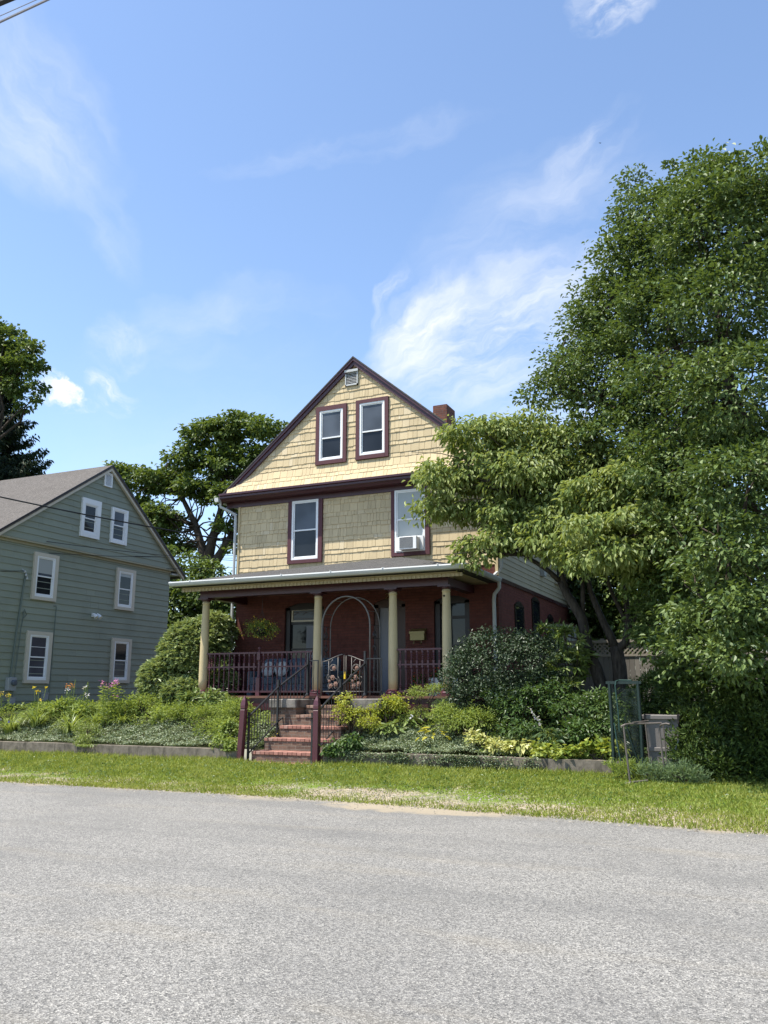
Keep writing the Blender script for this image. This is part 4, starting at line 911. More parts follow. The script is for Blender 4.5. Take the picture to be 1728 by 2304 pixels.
for a in (0.5, 1.1, 1.57, 2.1, 2.7):
    b.tube([(-9.22 + 0.64 * math.cos(a), 18.2, 3.2 + 0.70 * math.sin(a)), (-9.25 + 0.67 * math.cos(a), 18.75, 3.2 + 0.73 * math.sin(a))], 0.008, 4)
b.build('cross_bar', 'pipe', AR)
def gate(x0, x1, zh0, zh1, fl):
    b = MB(); y = 18.2
    def top(u): return zh0 + (zh1 - zh0) * (u * u * (3 - 2 * u))
    b.tube([(x0, y, 1.66)] + [(x0 + (x1 - x0) * i / 8, y, top(i / 8)) for i in range(9)] + [(x1, y, 1.66)], 0.013, 6)
    b.tube([(x0, y, 1.66), (x1, y, 1.66)], 0.012, 5)
    for u in (0.3, 0.72): b.tube([(x0 + (x1 - x0) * u, y, 1.66), (x0 + (x1 - x0) * u, y, top(u))], 0.009, 4)
    g = b.build('gate', 'pipe', AR, True); c = (x0 + x1) / 2
    s = MB()
    for (dx, z, r, st, di) in ((-0.02, 2.2, 0.1, 0, 1), (0.03, 2.2, 0.1, 3, -1), (-0.08, 1.98, 0.09, 2, 1), (0.08, 1.92, 0.1, 1, -1), (-0.07, 1.78, 0.09, 0, 1), (0.06, 1.77, 0.08, 4, -1)): spiral(s, (c + dx, z), r, 1.2, y - 0.005, 0.008, st, di)
    s.tube([(c, y, 2.42), (c - 0.07, y, 2.34), (c, y, 2.30), (c + 0.07, y, 2.34), (c, y, 2.42)], 0.007, 4)
    s.build('scroll', 'pipe', g, True)
    for (dx, z, r) in fl:
        f = MB()
        for k_ in range(6):
            a = k_ * math.pi / 3; f.ball((c + dx + 0.55 * r * math.cos(a), y - 0.02, z + 0.55 * r * math.sin(a)), r * 0.5, 6, (1, 0.35, 1))
        f.ball((c + dx, y - 0.03, z), r * 0.4, 6); f.build('flower', 'rose', g)
FL = [(0.03, 2.2, 0.05), (0.0, 1.98, 0.062), (0.08, 1.83, 0.058), (-0.05, 1.79, 0.05), (-0.09, 1.9, 0.035)]
gate(-9.84, -9.25, 2.36, 2.53, FL); gate(-8.68, -9.20, 2.36, 2.50, FL)
# iron side panels at the head of the steps
def side_panel(x0, x1, z1, label):
    t = thing('iron_panel', ((x0 + x1) / 2, 18.12, ZD), label, 'railing', 'iron panels either side of the arch')
    MB().box(x0, x1, 18.11, 18.135, z1 - 0.025, z1).box(x0, x1, 18.11, 18.135, 1.64, 1.66).box(x1 - 0.02, x1, 18.11, 18.135, ZD, z1 - 0.026).box(x0, x0 + 0.02, 18.11, 18.135, ZD, z1 - 0.026).build('frame', 'iron', t)
    k_ = max(2, int((x1 - x0) / 0.085))
    for i in range(1, k_): b = MB(); twisted(b, x0 + (x1 - x0) * i / k_, 18.122, 1.66, z1 - 0.025, 0.009); b.build('baluster', 'iron', t)
side_panel(-10.155, -9.90, 2.40, 'short black iron panel left of the garden arch')
side_panel(-8.63, -8.24, 2.42, 'black iron panel right of the garden arch')
# padlock on the gate
MB().box(-9.235, -9.195, 18.15, 18.18, 1.95, 2.06).tube([(-9.23, 18.165, 2.06), (-9.23, 18.165, 2.11), (-9.2, 18.165, 2.11), (-9.2, 18.165, 2.06)], 0.006, 5).build('padlock', 'f_yellow')
props(bpy.data.objects['padlock'], 'small yellow padlock hanging where the arch gates meet', 'padlock')

# ------------------------------------------------------------------ porch furniture
SF = thing('sofa', (-11.3, 19.35, ZD), 'blue grey cushioned sofa on the porch behind the railing', 'sofa')
MB().cbox(-12.4, -10.1, 18.95, 19.7, ZD + 0.1, ZD + 0.3, 0.03).build('seat_base', 'blue', SF)
for k_ in range(3): MB().cbox(-12.37 + 0.755 * k_, -11.64 + 0.755 * k_, 18.93, 19.5, ZD + 0.302, ZD + 0.47, 0.05).build('seat_cushion', 'blue', SF)
for k_ in range(3): MB(lambda v: (v[0], v[1] + 0.2 * (v[2] - 2.0), v[2])).cbox(-12.37 + 0.755 * k_, -11.64 + 0.755 * k_, 19.5, 19.72, ZD + 0.45, ZD + 0.96, 0.06).build('back_cushion', 'blue', SF)
for x in (-12.46, -10.16): MB().cbox(x, x + 0.14, 18.95, 19.75, ZD, ZD + 0.62, 0.03).build('armrest', 'blue', SF)
for (x, lab) in ((-12.08, 'pale grey pillow at the left end of the porch sofa'), (-11.68, 'pale striped pillow beside the left pillow on the sofa')):
    b = MB(lambda v, x=x: (v[0], v[1] + 0.25 * (v[2] - 2.1), v[2])); b.ball((x, 19.36, 2.24), 0.2, 14, (1.05, 0.32, 1.0)); props(b.build('pillow', 'pillow', None, True), lab, 'pillow', 'pillows on the porch sofa')
MBX = thing('mailbox', (-8.18, 20.2, 2.9), 'brass wall mailbox with scroll hooks beside the front door', 'mailbox')
MB().cbox(-8.38, -7.98, 20.15, 20.295, 2.94, 3.15, 0.01).build('box', 'brass', MBX)
MB().prism([(20.13, 3.10), (20.13, 3.16), (20.296, 3.24), (20.296, 3.155), (20.145, 3.151), (20.145, 3.10)], 0, -8.39, -7.97).build('lid', 'brass', MBX)
for x in (-8.28, -8.08): MB().tube([(x, 20.2, 2.94), (x, 20.19, 2.86), (x, 20.15, 2.84), (x, 20.13, 2.87)], 0.009, 5).build('hook', 'brass', MBX)

def plant_pot(x, y, z, r, h, mat, label, fmat, n=160, seed=1):
    t = thing('potted_plant', (x, y, z), label, 'potted plant'); rg = np.random.default_rng(seed)
    MB().lathe(x, y, [(r * 0.7, z), (r, z + h), (r * 1.08, z + h), (r * 1.08, z + h + 0.03), (r * 0.9, z + h + 0.03), (r * 0.85, z + h - 0.02)], 16).build('pot', mat, t, True)
    P, O, C_ = crown_points(rg, [(x, y, z + h + 0.13, r * 1.3, r * 1.3, 0.17)], n, 0.09, 12, 0.3, 0.8, 0.4)
    foliage('leaves', rg, P, O, 'l_mid', t, 0.07, 0.035)
    if fmat:
        k_ = rg.choice(len(P), 30); foliage('blossoms', rg, P[k_] + O[k_] * 0.04, O[k_], fmat, t, 0.045, 0.04, 0, 0.6)
    return t
plant_pot(-9.5, 19.2, ZD, 0.2, 0.3, 'terracotta', 'pot of orange red flowers behind the arch gates', 'f_red', 200, 4)
plant_pot(-7.6, 19.0, ZD, 0.15, 0.24, 'terracotta', 'clay pot of red flowers behind the right railing', 'f_red', 160, 5)
PL = thing('planter_box', (-7.2, 19.3, ZD), 'white planter box of red flowers behind the right railing', 'planter')
MB().cbox(-7.5, -6.85, 19.15, 19.45, ZD, ZD + 0.42, 0.01).build('box', 'white', PL)
rg = np.random.default_rng(8); P, O, C_ = crown_points(rg, [(-7.18, 19.3, ZD + 0.5, 0.33, 0.18, 0.16)], 260, 0.1, 14, 0.3, 0.8, 0.4); foliage('leaves', rg, P, O, 'l_mid', PL, 0.07, 0.035)
k_ = rg.choice(len(P), 30); foliage('blossoms', rg, P[k_] + O[k_] * 0.04, O[k_], 'f_red', PL, 0.045, 0.04, 0, 0.6)
HB = thing('hanging_basket', (-12.08, 19.0, 3.0), 'hanging basket of yellow flowers under the porch beam', 'hanging basket')
MB().lathe(-12.08, 19.0, [(0.06, 3.08), (0.14, 3.13), (0.19, 3.22), (0.2, 3.27)], 14).build('bowl', 'dark', HB, True)
b = MB()
for a in (0, 2.1, 4.2): b.tube([(-12.08 + 0.19 * math.cos(a), 19.0 + 0.19 * math.sin(a), 3.26), (-12.08, 19.0, 3.75)], 0.004, 4)
b.tube([(-12.08, 19.0, 3.75), (-12.08, 19.0, 4.29)], 0.005, 4).build('chain', 'iron', HB)
rg = np.random.default_rng(9); P, O, C_ = crown_points(rg, [(-12.08, 19.0, 3.28, 0.42, 0.36, 0.22)], 1100, 0.13, 16, 0.3, 0.7, 0.2); foliage('leaves', rg, P, O, 'l_fern', HB, 0.055, 0.024, 0.5)
k_ = rg.choice(len(P), 130); foliage('blossoms', rg, P[k_] + O[k_] * 0.05, O[k_], 'f_yellow', HB, 0.034, 0.034, 0, 0.6)
# air conditioner
AC = thing('air_conditioner', (-8.34, 20.1, 5.25), 'white window air conditioner below the half raised sash', 'air conditioner')
MB().cbox(-8.60, -8.10, 19.97, 20.25, 5.27, 5.60, 0.012).build('case', 'white', AC)
b = MB()
for k_ in range(11): b.box(-8.57, -8.21, 19.962, 19.969, 5.30 + k_ * 0.025, 5.312 + k_ * 0.025)
b.build('grille', 'meter', AC); MB().box(-8.575, -8.205, 19.966, 19.9695, 5.295, 5.58).build('grille_back', 'dark', AC)
MB().box(-8.79, -8.605, 20.20, 20.235, 5.27, 5.64).box(-8.095, -8.0, 20.20, 20.235, 5.27, 5.64).box(-8.605, -8.095, 20.20, 20.235, 5.602, 5.64).build('filler_panel', 'white', AC)

# ------------------------------------------------------------------ the green house on the left
G = thing('green_house', (-26, 22, 1.1), 'sage green clapboard house with taupe shingle roof and pale window trim', 'house')
GX, Y0, Y1, YM, ZEV, ZRG = -20.5, 17.55, 25.72, 22.03, 6.13, 9.36
GR, GL = (ZRG - ZEV) / 4.17, (ZRG - ZEV) / 4.72     # the two slopes differ a little
GSS = {-1: GL, 1: GR}
MB().box(-31, GX - 0.02, Y0, Y1, 0.5, ZEV).build('wall_core', 'green', G)
def boards(b, xf, ya, yb, ya1, yb1, z, zt, back):
    cuts = [ya] + sorted(random.uniform(ya + 0.6, yb - 0.6) for _ in range(2)) + [yb] if yb - ya > 2.5 else [ya, yb]
    for i in range(len(cuts) - 1):
        p0, p1 = cuts[i] + 0.0015, cuts[i + 1] - 0.0015; q0_, q1_ = max(p0, ya1), min(p1, yb1)
        if q1_ <= q0_: q0_ = q1_ = (p0 + p1) / 2
        j = random.uniform(-0.003, 0.003)
        b.add([(xf + 0.024, p0, z + j), (xf + 0.024, p1, z + j), (xf + 0.002, q1_, zt + 0.01), (xf + 0.002, q0_, zt + 0.01), (xf - back, p0, z + j), (xf - back, p1, z + j)], [(0, 1, 2, 3), (4, 5, 1, 0), (0, 3, 4), (1, 5, 2)])
b = MB(); z = 1.0
while z < 6.05:
    zt = min(z + 0.205, 6.1); boards(b, GX, Y0, Y1, Y0, Y1, z, zt, 0.02); z += 0.2
b.build('lower_clapboards', 'green', G)
b = MB(); z = 6.2; gx = GX + 0.10
while z < ZRG - 0.2:
    zt = min(z + 0.2, ZRG - 0.12); q0, q1 = ZRG - 0.1 - z, max(0.0, ZRG - 0.1 - zt)
    boards(b, gx, YM - q0 / GL, YM + q0 / GR, YM - q1 / GL, YM + q1 / GR, z, zt, 0.03); z += 0.2
b.add([(gx - 0.03, YM - 4.6, 6.14), (gx - 0.03, YM + 4.05, 6.14), (gx - 0.03, YM, ZRG - 0.08)], [(0, 1, 2)])
b.build('gable_clapboards', 'green', G)
MB().box(GX - 0.01, gx + 0.03, Y0 - 0.35, Y1 + 0.35, 6.14, 6.195).box(GX + 0.001, GX + 0.05, Y0, Y1, 6.06, 6.139).build('eave_moulding', 'moulding', G)
b = MB()
for s_ in (-1, 1): b.prism([(YM, ZRG), (YM + s_ * (4.3 if s_ > 0 else 4.86), ZRG - (4.3 if s_ > 0 else 4.86) * GSS[s_]), (YM + s_ * (4.3 if s_ > 0 else 4.86), ZRG - (4.3 if s_ > 0 else 4.86) * GSS[s_] - 0.10), (YM, ZRG - 0.10)], 0, -31.4, gx + 0.16)
b.build('roof', 'roof_tan', G)
b = MB()
for s_ in (-1, 1): b.prism([(YM, ZRG - 0.07), (YM + s_ * (4.27 if s_ > 0 else 4.83), ZRG - 0.07 - (4.27 if s_ > 0 else 4.83) * GSS[s_]), (YM + s_ * (4.27 if s_ > 0 else 4.83), ZRG - 0.20 - (4.27 if s_ > 0 else 4.83) * GSS[s_]), (YM, ZRG - 0.21)], 0, gx + 0.04, gx + 0.135)
b.build('rake_board', 'trim', G)
b = MB()
for s_ in (-1, 1): b.prism([(YM, ZRG + 0.012), (YM + s_ * (4.31 if s_ > 0 else 4.87), ZRG + 0.012 - (4.31 if s_ > 0 else 4.87) * GSS[s_]), (YM + s_ * (4.31 if s_ > 0 else 4.87), ZRG - 0.05 - (4.31 if s_ > 0 else 4.87) * GSS[s_]), (YM, ZRG - 0.05)], 0, gx + 0.161, gx + 0.175)
b.build('drip_edge', 'dark', G)
MB().box(-31, GX + 0.12, Y1, Y1 + 0.42, 6.0, 6.06).box(-31, GX + 0.2, Y1 + 0.36, Y1 + 0.48, 6.02, 6.13).build('rear_gutter', 'gutter', G)
ge = east(GX + 0.02)
window(G, east(gx + 0.02), 20.84, 21.71, 6.68, 7.98, (0.11, 0.16, 0.14, 0.18), casmat='white', upper='glass', lower='glass', frame=0.04)
window(G, east(gx + 0.02), 22.25, 23.06, 6.69, 7.93, (0.06, 0.10, 0.07, 0.05), casmat='white', upper='glass_lit', lower='glass')
window(G, ge, 19.13, 20.12, 4.44, 5.90, (0.11, 0.13, 0.10, 0.10), casmat='trim', upper='glass_lit', lower='glass', frame=0.06, shade=(0.85, 'blind'))
window(G, ge, 22.80, 23.76, 4.46, 5.90, (0.11, 0.13, 0.10, 0.10), casmat='trim', upper='glass', lower='glass', frame=0.06, shade=(0.2, 'curtain'))
window(G, ge, 19.11, 20.11, 1.92, 3.48, (0.11, 0.13, 0.10, 0.10), casmat='trim', upper='glass_lit', lower='glass_lit', frame=0.06, muntin=True)
window(G, ge, 22.80, 23.76, 1.97, 3.48, (0.11, 0.13, 0.10, 0.10), casmat='trim', upper='glass', lower='glass_lit', frame=0.06)
tg = east(gx + 0.02)
v = MB(tg).box(21.79, 22.17, -0.01, 0.045, 8.58, 8.62).box(21.79, 22.17, -0.01, 0.045, 9.03, 9.07).box(21.79, 21.84, -0.01, 0.045, 8.62, 9.03).box(22.12, 22.17, -0.01, 0.045, 8.62, 9.03).build('gable_vent', 'white', G)
b = MB()
for q in range(9):
    z = 8.625 + q * 0.045; b.add([(gx + 0.06, 21.84, z), (gx + 0.06, 22.12, z), (gx + 0.025, 22.12, z + 0.05), (gx + 0.025, 21.84, z + 0.05)], [(0, 1, 2, 3)])
b.build('louvre', 'white', v)
fl = thing('floodlight', (GX + 0.05, 21.83, 4.1), 'white twin floodlight on the green clapboard wall', 'light')
MB().box(GX + 0.02, GX + 0.07, 21.77, 21.89, 4.11, 4.23).build('mount', 'white', fl)
for (yy, zz) in ((21.74, 4.12), (21.93, 4.13)):
    MB().tube([(GX + 0.05, 21.83, 4.17), (GX + 0.12, (21.83 + yy) / 2, 4.19), (GX + 0.16, yy, zz + 0.05)], 0.018, 6).tube([(GX + 0.12, yy, zz + 0.08), (GX + 0.2, yy, zz + 0.02), (GX + 0.27, yy, zz - 0.05)], [0.03, 0.055, 0.065], 10).build('lamp', 'white', fl)
mt = thing('electric_meter', (GX + 0.1, 18.62, 1.7), 'grey electric meter box low on the green house wall', 'meter')
MB().cbox(GX + 0.02, GX + 0.16, 18.48, 18.78, 1.70, 2.08, 0.01).build('box', 'meter', mt)
MB().tube([(GX + 0.16, 18.65, 1.93), (GX + 0.24, 18.65, 1.93), (GX + 0.255, 18.65, 1.93)], [0.085, 0.085, 0.06], 14).build('dial', 'glass_lit', mt)
for (y, z, lab) in ((18.72, 1.28, 'grey utility box near the ground below the meter'), (19.98, 1.40, 'small pale junction box under the lower left window')):
    b = MB().cbox(GX + 0.02, GX + 0.13, y - 0.1, y + 0.1, z, z + 0.22, 0.008).cbox(GX + 0.01, GX + 0.14, y - 0.11, y + 0.11, z + 0.222, z + 0.24, 0.004); props(b.build('utility_box', 'meter'), lab, 'box')
for (pts, r, lab) in (([(18.62, 2.08), (18.70, 3.4), (18.80, 4.6), (18.86, 5.2)], 0.028, 'thick grey service conduit rising from the electric meter'),
                      ([(18.75, 1.1), (18.80, 2.4), (18.86, 3.5), (18.93, 4.1), (19.02, 3.95), (18.93, 3.85), (18.88, 4.0)], 0.014, 'thin looped cable beside the service conduit'),
                      ([(20.16, 1.2), (20.17, 2.5), (20.18, 4.3)], 0.014, 'thin cable running down beside the left windows')):
    props(MB().tube([(GX + 0.05, y, z) for y, z in pts], r, 6).build('conduit', 'pipe_green'), lab, 'conduit')
ins = MB(); 
for k_ in range(3): ins.ball((GX + 0.14, 18.74 + 0.05 * k_, 5.22 - 0.1 * k_), 0.035, 8)
ins.tube([(GX + 0.02, 18.72, 5.3), (GX + 0.14, 18.74, 5.24), (GX + 0.14, 18.88, 5.0)], 0.01, 5)
props(ins.build('insulator', 'insul'), 'small porcelain insulators where cables reach the green house', 'insulator')

# ------------------------------------------------------------------ overhead wires
def sag(a, b_, s, n=14):
    a, b_ = np.array(a, float), np.array(b_, float); return [tuple(a + (b_ - a) * i / n - np.array([0, 0, 4 * s * (i / n) * (1 - i / n)])) for i in range(n + 1)]
def wire(a, b_, s, r, lab, mat='wire', grp='overhead wires', nm='overhead_wire'):
    props(MB().tube(sag(a, b_, s), r, 5).build(nm, mat), lab, 'wire', grp)
def Wx(px, py, X):
    d = ray(px, py); t = X / d[0]; return np.array([X, d[1] * t, EYE + d[2] * t])
wire(W(-160, 1082, 15.0), W(560, 1222, 24.5), 0.10, 0.022, 'thick twisted service cable crossing the front of the green gable')
wire(W(-200, 1168, 16), W(545, 1262, 26), 0.18, 0.010, 'thin wire crossing low on the green gable, first below thick cable')
wire(W(-200, 1215, 16), W(560, 1248, 27), 0.25, 0.009, 'thin wire along the eave moulding of the green house')
wire(W(-200, 1224, 17), W(560, 1256, 28), 0.1, 0.009, 'thin wire just below the eave moulding of the green house')
wire(W(-200, 1232, 17), W(560, 1275, 29), 0.3, 0.009, 'lowest thin wire across the upper green wall')
wire(W(-150, 1278, 16), (GX + 0.14, 18.74, 5.24), 0.03, 0.012, 'short cable reaching the insulators on the green house')
wire(W(-150, 1360, 17), (GX + 0.05, 20.18, 4.32), 0.02, 0.009, 'thin cable reaching the middle of the green wall')
wire(W(-150, 1382, 17), (GX + 0.05, 18.93, 4.02), 0.02, 0.009, 'thin cable reaching the looped cable on the green wall')
# street cables passing high over the camera's side of the road
def Wd(px, py, dist): return np.array([0, 0, EYE]) + D(px, py) * dist
wire(Wd(-420, 246, 5.0), Wd(560, -212, 5.0), 0.0, 0.0056, 'dark grey street cable crossing the top left corner of sky', 'wire_grey', 'street cables', 'street_cable')
wire(Wd(-420, 222, 5.15), Wd(560, -212, 5.15), 0.0, 0.002, 'thinner street cable just above the dark grey one', 'wire_grey', 'street cables', 'street_cable')
wire(Wd(-420, 178, 5.3), Wd(440, -176, 5.3), 0.0, 0.018, 'thick black street cable at the extreme top left', 'wire', 'street cables', 'street_cable')
# a gliding bird
bp = Wd(1350, 322, 60)
b = MB(lambda v: (bp[0] + v[0] * .62, bp[1] + v[1] * .62, bp[2] + v[2] * .62 - 0.18 * v[0]))
b.add([(-0.16, 0, 0.02), (-0.05, -0.05, 0.03), (0, -0.06, 0.0), (0.05, -0.05, 0.03), (0.16, 0, 0.02), (0.04, 0.05, 0.02), (0, 0.14, 0.0), (-0.04, 0.05, 0.02), (0, 0.0, -0.04), (0, 0, 0.045)],
      [(0, 1, 9, 7), (1, 2, 9), (2, 3, 9), (3, 4, 5, 9), (5, 6, 9), (6, 7, 9), (1, 0, 7, 8), (2, 1, 8), (3, 2, 8), (5, 4, 3, 8), (6, 5, 8), (7, 6, 8)])
props(b.build('bird', 'bird'), 'tiny dark bird gliding against the sky beside the tall tree', 'bird')

# ------------------------------------------------------------------ fence, garage, far shed
FN = thing('wood_fence', (-3.2, 24, 1.2), 'weathered board fence with lattice top behind the small tree', 'fence')
b = MB(); x = -6.0
while x < 2.6:
    w_ = random.uniform(0.125, 0.15); b.box(x, x + w_ - 0.007, 24.0 + random.uniform(-0.006, 0.006), 24.03, 1.0, 2.60); x += w_
b.build('boards', 'fence', FN)
MB().box(-6.0, 2.6, 23.97, 24.06, 2.605, 2.655).box(-6.0, 2.6, 23.95, 24.08, 2.98, 3.06).build('rails', 'lattice', FN)
b = MB(); x = -6.35
while x < 2.6:
    for sgn in (-1, 1):
        xa = x if sgn > 0 else x + 0.33; xb = xa + sgn * 0.33; yo = 24.0 if sgn > 0 else 24.012
        q0, q1 = max(-6.0, min(xa, xb)), min(2.6, max(xa, xb))
        if q1 > q0: b.add([(xa - 0.026, yo, 2.655), (xa + 0.026, yo, 2.655), (xb + 0.026, yo, 2.98), (xb - 0.026, yo, 2.98), (xa - 0.026, yo + 0.01, 2.655), (xa + 0.026, yo + 0.01, 2.655), (xb + 0.026, yo + 0.01, 2.98), (xb - 0.026, yo + 0.01, 2.98)], [(0, 1, 2, 3), (7, 6, 5, 4), (0, 4, 5, 1), (1, 5, 6, 2), (3, 2, 6, 7), (0, 3, 7, 4)])
    x += 0.125
b.build('lattice', 'lattice', FN)
for x in (-6.05, -4.3, -2.55, -0.8, 0.95, 2.6): MB().box(x, x + 0.1, 24.031, 24.13, 0.9, 3.2 if x < -5 else 3.1).build('fence_post', 'fence', FN)
A1, A2 = W(1300, 1372, 32.0), W(1359, 1424, 32.0); sg = (A1[2] - A2[2]) / (A2[0] - A1[0]); ax, az = A1[0] - 1.2, A1[2] + 1.2 * sg
GA = thing('garage', (ax, 34, 1.1), 'cream gabled outbuilding with white window behind the fence', 'building')
hwid = A2[0] - ax
MB().prism([(ax - hwid + 0.3, 0.8), (ax + hwid - 0.3, 0.8), (ax + hwid - 0.3, A2[2] - 0.05), (ax, az - 0.1), (ax - hwid + 0.3, A2[2] - 0.05)], 1, 32.15, 37).build('wall', 'cream_paint', GA)
b = MB()
for s_ in (-1, 1): b.prism([(ax, az), (ax + s_ * hwid, A2[2]), (ax + s_ * hwid, A2[2] - 0.14), (ax, az - 0.14)], 1, 31.9, 37.2)
b.build('roof', 'lattice', GA)
q = W(1334, 1434, 32.1); window(GA, front(32.14), q[0] - 0.5, q[0] + 0.45, q[2] - 0.9, q[2] + 0.18, (0.05, 0.05, 0.05, 0.05), casmat='white')

# ------------------------------------------------------------------ trees
def tube_w(mb, pts, r0, r1, n=8):
    P = [np.array(p) for p in pts]; mb.tube(P, list(np.linspace(r0, r1, len(P))), n)
rg = np.random.default_rng(21)
DT = thing('small_tree', (-3.2, 18.5, 1.15), 'small spreading tree with drooping pale leaves and several leaning trunks', 'tree')
b = MB(); Yt = 18.5
tube_w(b, [(-3.28, 18.5, 1.0)] + [W(x, y, Yt + d) for x, y, d in ((1358, 1560, 0), (1340, 1500, 0), (1328, 1477, 0), (1317, 1433, 0), (1310, 1393, 0), (1292, 1362, 0), (1277, 1339, 0), (1262, 1310, 0))], 0.15, 0.085)
tube_w(b, [W(1262, 1310, Yt), W(1235, 1285, Yt - .1), W(1200, 1262, Yt - .2), W(1180, 1250, Yt - .3), W(1130, 1235, Yt - .5)], 0.065, 0.02, 6)
tube_w(b, [W(1277, 1339, Yt), W(1262, 1290, Yt), W(1255, 1230, Yt + .1), W(1220, 1150, Yt + .1), W(1140, 1080, Yt - .1), W(1060, 1010, Yt - .2)], 0.075, 0.02, 6)
tube_w(b, [W(1310, 1393, Yt), W(1312, 1320, Yt + .2), W(1302, 1240, Yt + .3), W(1290, 1150, Yt + .3), W(1280, 1040, Yt + .3)], 0.06, 0.02, 6)
tube_w(b, [(-2.85, 18.6, 1.0)] + [W(x, y, Yt + .2) for x, y in ((1398, 1560), (1394, 1500), (1389, 1470), (1384, 1455))], 0.17, 0.13)
tube_w(b, [W(1386, 1462, Yt + .2), W(1370, 1425, Yt + .2), W(1357, 1400, Yt + .2), W(1340, 1360, Yt + .2), W(1328, 1330, Yt + .3), W(1318, 1270, Yt + .2), W(1305, 1200, Yt), W(1250, 1100, Yt)], 0.10, 0.025, 7)
tube_w(b, [W(1386, 1465, Yt + .2), W(1408, 1445, Yt + .2), W(1413, 1410, Yt + .2), W(1408, 1340, Yt + .3), W(1402, 1290, Yt + .4), W(1385, 1220, Yt + .3), W(1380, 1100, Yt + .3)], 0.10, 0.025, 7)
tube_w(b, [W(1413, 1420, Yt + .2), W(1432, 1380, Yt + .4), W(1440, 1330, Yt + .4), W(1470, 1260, Yt + .3), W(1490, 1200, Yt)], 0.06, 0.02, 6)
tube_w(b, [W(1413, 1410, Yt + .2), W(1400, 1380, Yt + .2), W(1375, 1330, Yt), W(1360, 1280, Yt - .9), W(1345, 1235, Yt - 1.9)], 0.06, 0.02, 6)
DB = [(1080, 985, 18.3, .85, .9, .48), (1000, 1085, 18.2, .68, .8, .5), (975, 1145, 18.3, .42, .6, .22), (1180, 985, 18.6, .9, 1., .5), (1280, 1020, 18.8, .9, 1.2, .65), (1110, 1075, 18.6, 1.0, 1.2, .5),
      (1240, 1110, 18.7, 1.0, 1.2, .55), (1370, 1080, 18.9, .9, 1.2, .75), (1110, 1222, 17.9, .72, .6, .24), (1060, 1262, 17.8, .36, .4, .14), (1215, 1228, 17.8, .55, .6, .2), (1330, 1190, 16.3, .6, .6, .24),
      (1430, 1170, 16.4, .62, .6, .28), (1485, 1235, 16.4, .6, .6, .26), (1385, 1250, 16.1, .62, .5, .2), (1170, 1150, 18.5, .6, .8, .3), (1540, 1150, 18.2, .6, .8, .5), (1450, 1290, 17.0, .55, .6, .2), (1320, 1265, 16.9, .45, .5, .18), (1060, 1150, 18.6, .5, .7, .25), (1140, 1165, 18.3, .7, .8, .35), (1250, 1180, 18.0, .8, .8, .4), (1340, 1120, 17.6, .8, .8, .5), (1430, 1090, 17.4, .7, .8, .5), (1300, 1235, 17.4, .6, .7, .3), (1400, 1215, 17.2, .7, .8, .4), (1500, 1130, 17.4, .6, .8, .5), (1180, 1060, 17.9, .8, .8, .5)]
bl = [(*W(x, y, Y), rx, ry, rz) for x, y, Y, rx, ry, rz in DB]
P, O, C_ = crown_points(rg, bl, 36000, 0.27, 24, 0.35, 0.5, 0.3, 0.08)
for (s_, sel) in ((W(1220, 1150, Yt), (0, 5, 1, 2, 19)), (W(1290, 1150, Yt + .3), (3, 4, 6)), (W(1380, 1180, Yt + .3), (7, 16)), (W(1345, 1235, Yt - 1.9), (11, 14, 18, 12, 13)), (W(1180, 1250, Yt - .3), (8, 9, 10))):
    ends = [np.array(bl[k][:3]) + rg.normal(size=3) * np.array(bl[k][3:6]) * 0.55 for k in sel for _ in range(5)]
    branches(b, rg, s_, ends, 0.03, 0.006, 0.3, 4, 5)
b.build('trunk', 'bark', DT, True)
foliage('crown', rg, P, O, 'l_dog', DT, 0.13, 0.062, 0.6, 1.0, 0.4, 'leaf', 0.32, 0.2)

rg = np.random.default_rng(22)
BT = thing('tall_tree', (1.5, 17.4, 0.4), 'tall dense leafy tree at the right edge of the street', 'tree')
BBp = [(1720, 430, 19.5, 1.1, 1.4, 1.1), (1590, 450, 19.5, .75, 1.2, .9), (1520, 430, 19.5, .35, .5, .65), (1450, 490, 19.3, .55, .9, .7), (1425, 420, 19.3, .22, .3, .3), (1510, 555, 19.3, 1.0, 1.4, 1.0), (1640, 520, 19.5, 1.3, 1.6, 1.3), (1420, 610, 19.2, .8, 1.2, .85), (1375, 700, 19.2, .75, 1.2, .8), (1320, 740, 19.3, .6, .9, .6),
      (1490, 720, 19.0, 1.2, 1.7, 1.0), (1660, 690, 19.2, 1.3, 1.8, 1.1), (1275, 840, 19.4, .58, .9, .5), (1222, 890, 19.5, .36, .7, .32), (1360, 850, 19.1, 1.1, 1.6, .9), (1500, 905, 18.9, 1.2, 1.9, .9), (1660, 900, 18.8, 1.4, 1.9, .9), (1400, 1000, 18.8, 1.1, 1.5, .8),
      (1550, 1050, 18.5, 1.2, 1.7, .9), (1690, 1090, 18.2, 1.2, 1.6, .9), (1540, 1210, 18.3, .9, 1.3, .7), (1660, 1250, 17.8, 1.0, 1.2, .6), (1600, 1390, 17.4, .62, .8, .4), (1690, 1370, 17.4, .8, .9, .45), (1555, 1440, 17.2, .42, .6, .3), (1500, 1330, 18.8, .7, 1., .6), (1640, 1465, 17.2, .6, .7, .3), (1530, 1290, 18.6, .8, .9, .6), (1490, 1400, 18.8, .6, .8, .5), (1560, 1470, 18.4, .7, .7, .5), (1700, 1470, 18.0, .9, .8, .6), (1620, 1330, 18.6, 1.0, .9, .7), (1480, 1200, 19.2, .8, 1., .7), (1470, 1080, 19.0, .8, 1.2, .6)]
bl = []
for x, y, Y, rx, ry, rz in BBp:
    sh = float(np.interp(x, [1400, 1640], [0, 2.9])); k = (Y - sh) / Y; bl.append((*W(x, y, Y - sh), rx * k, ry * k, rz * k))
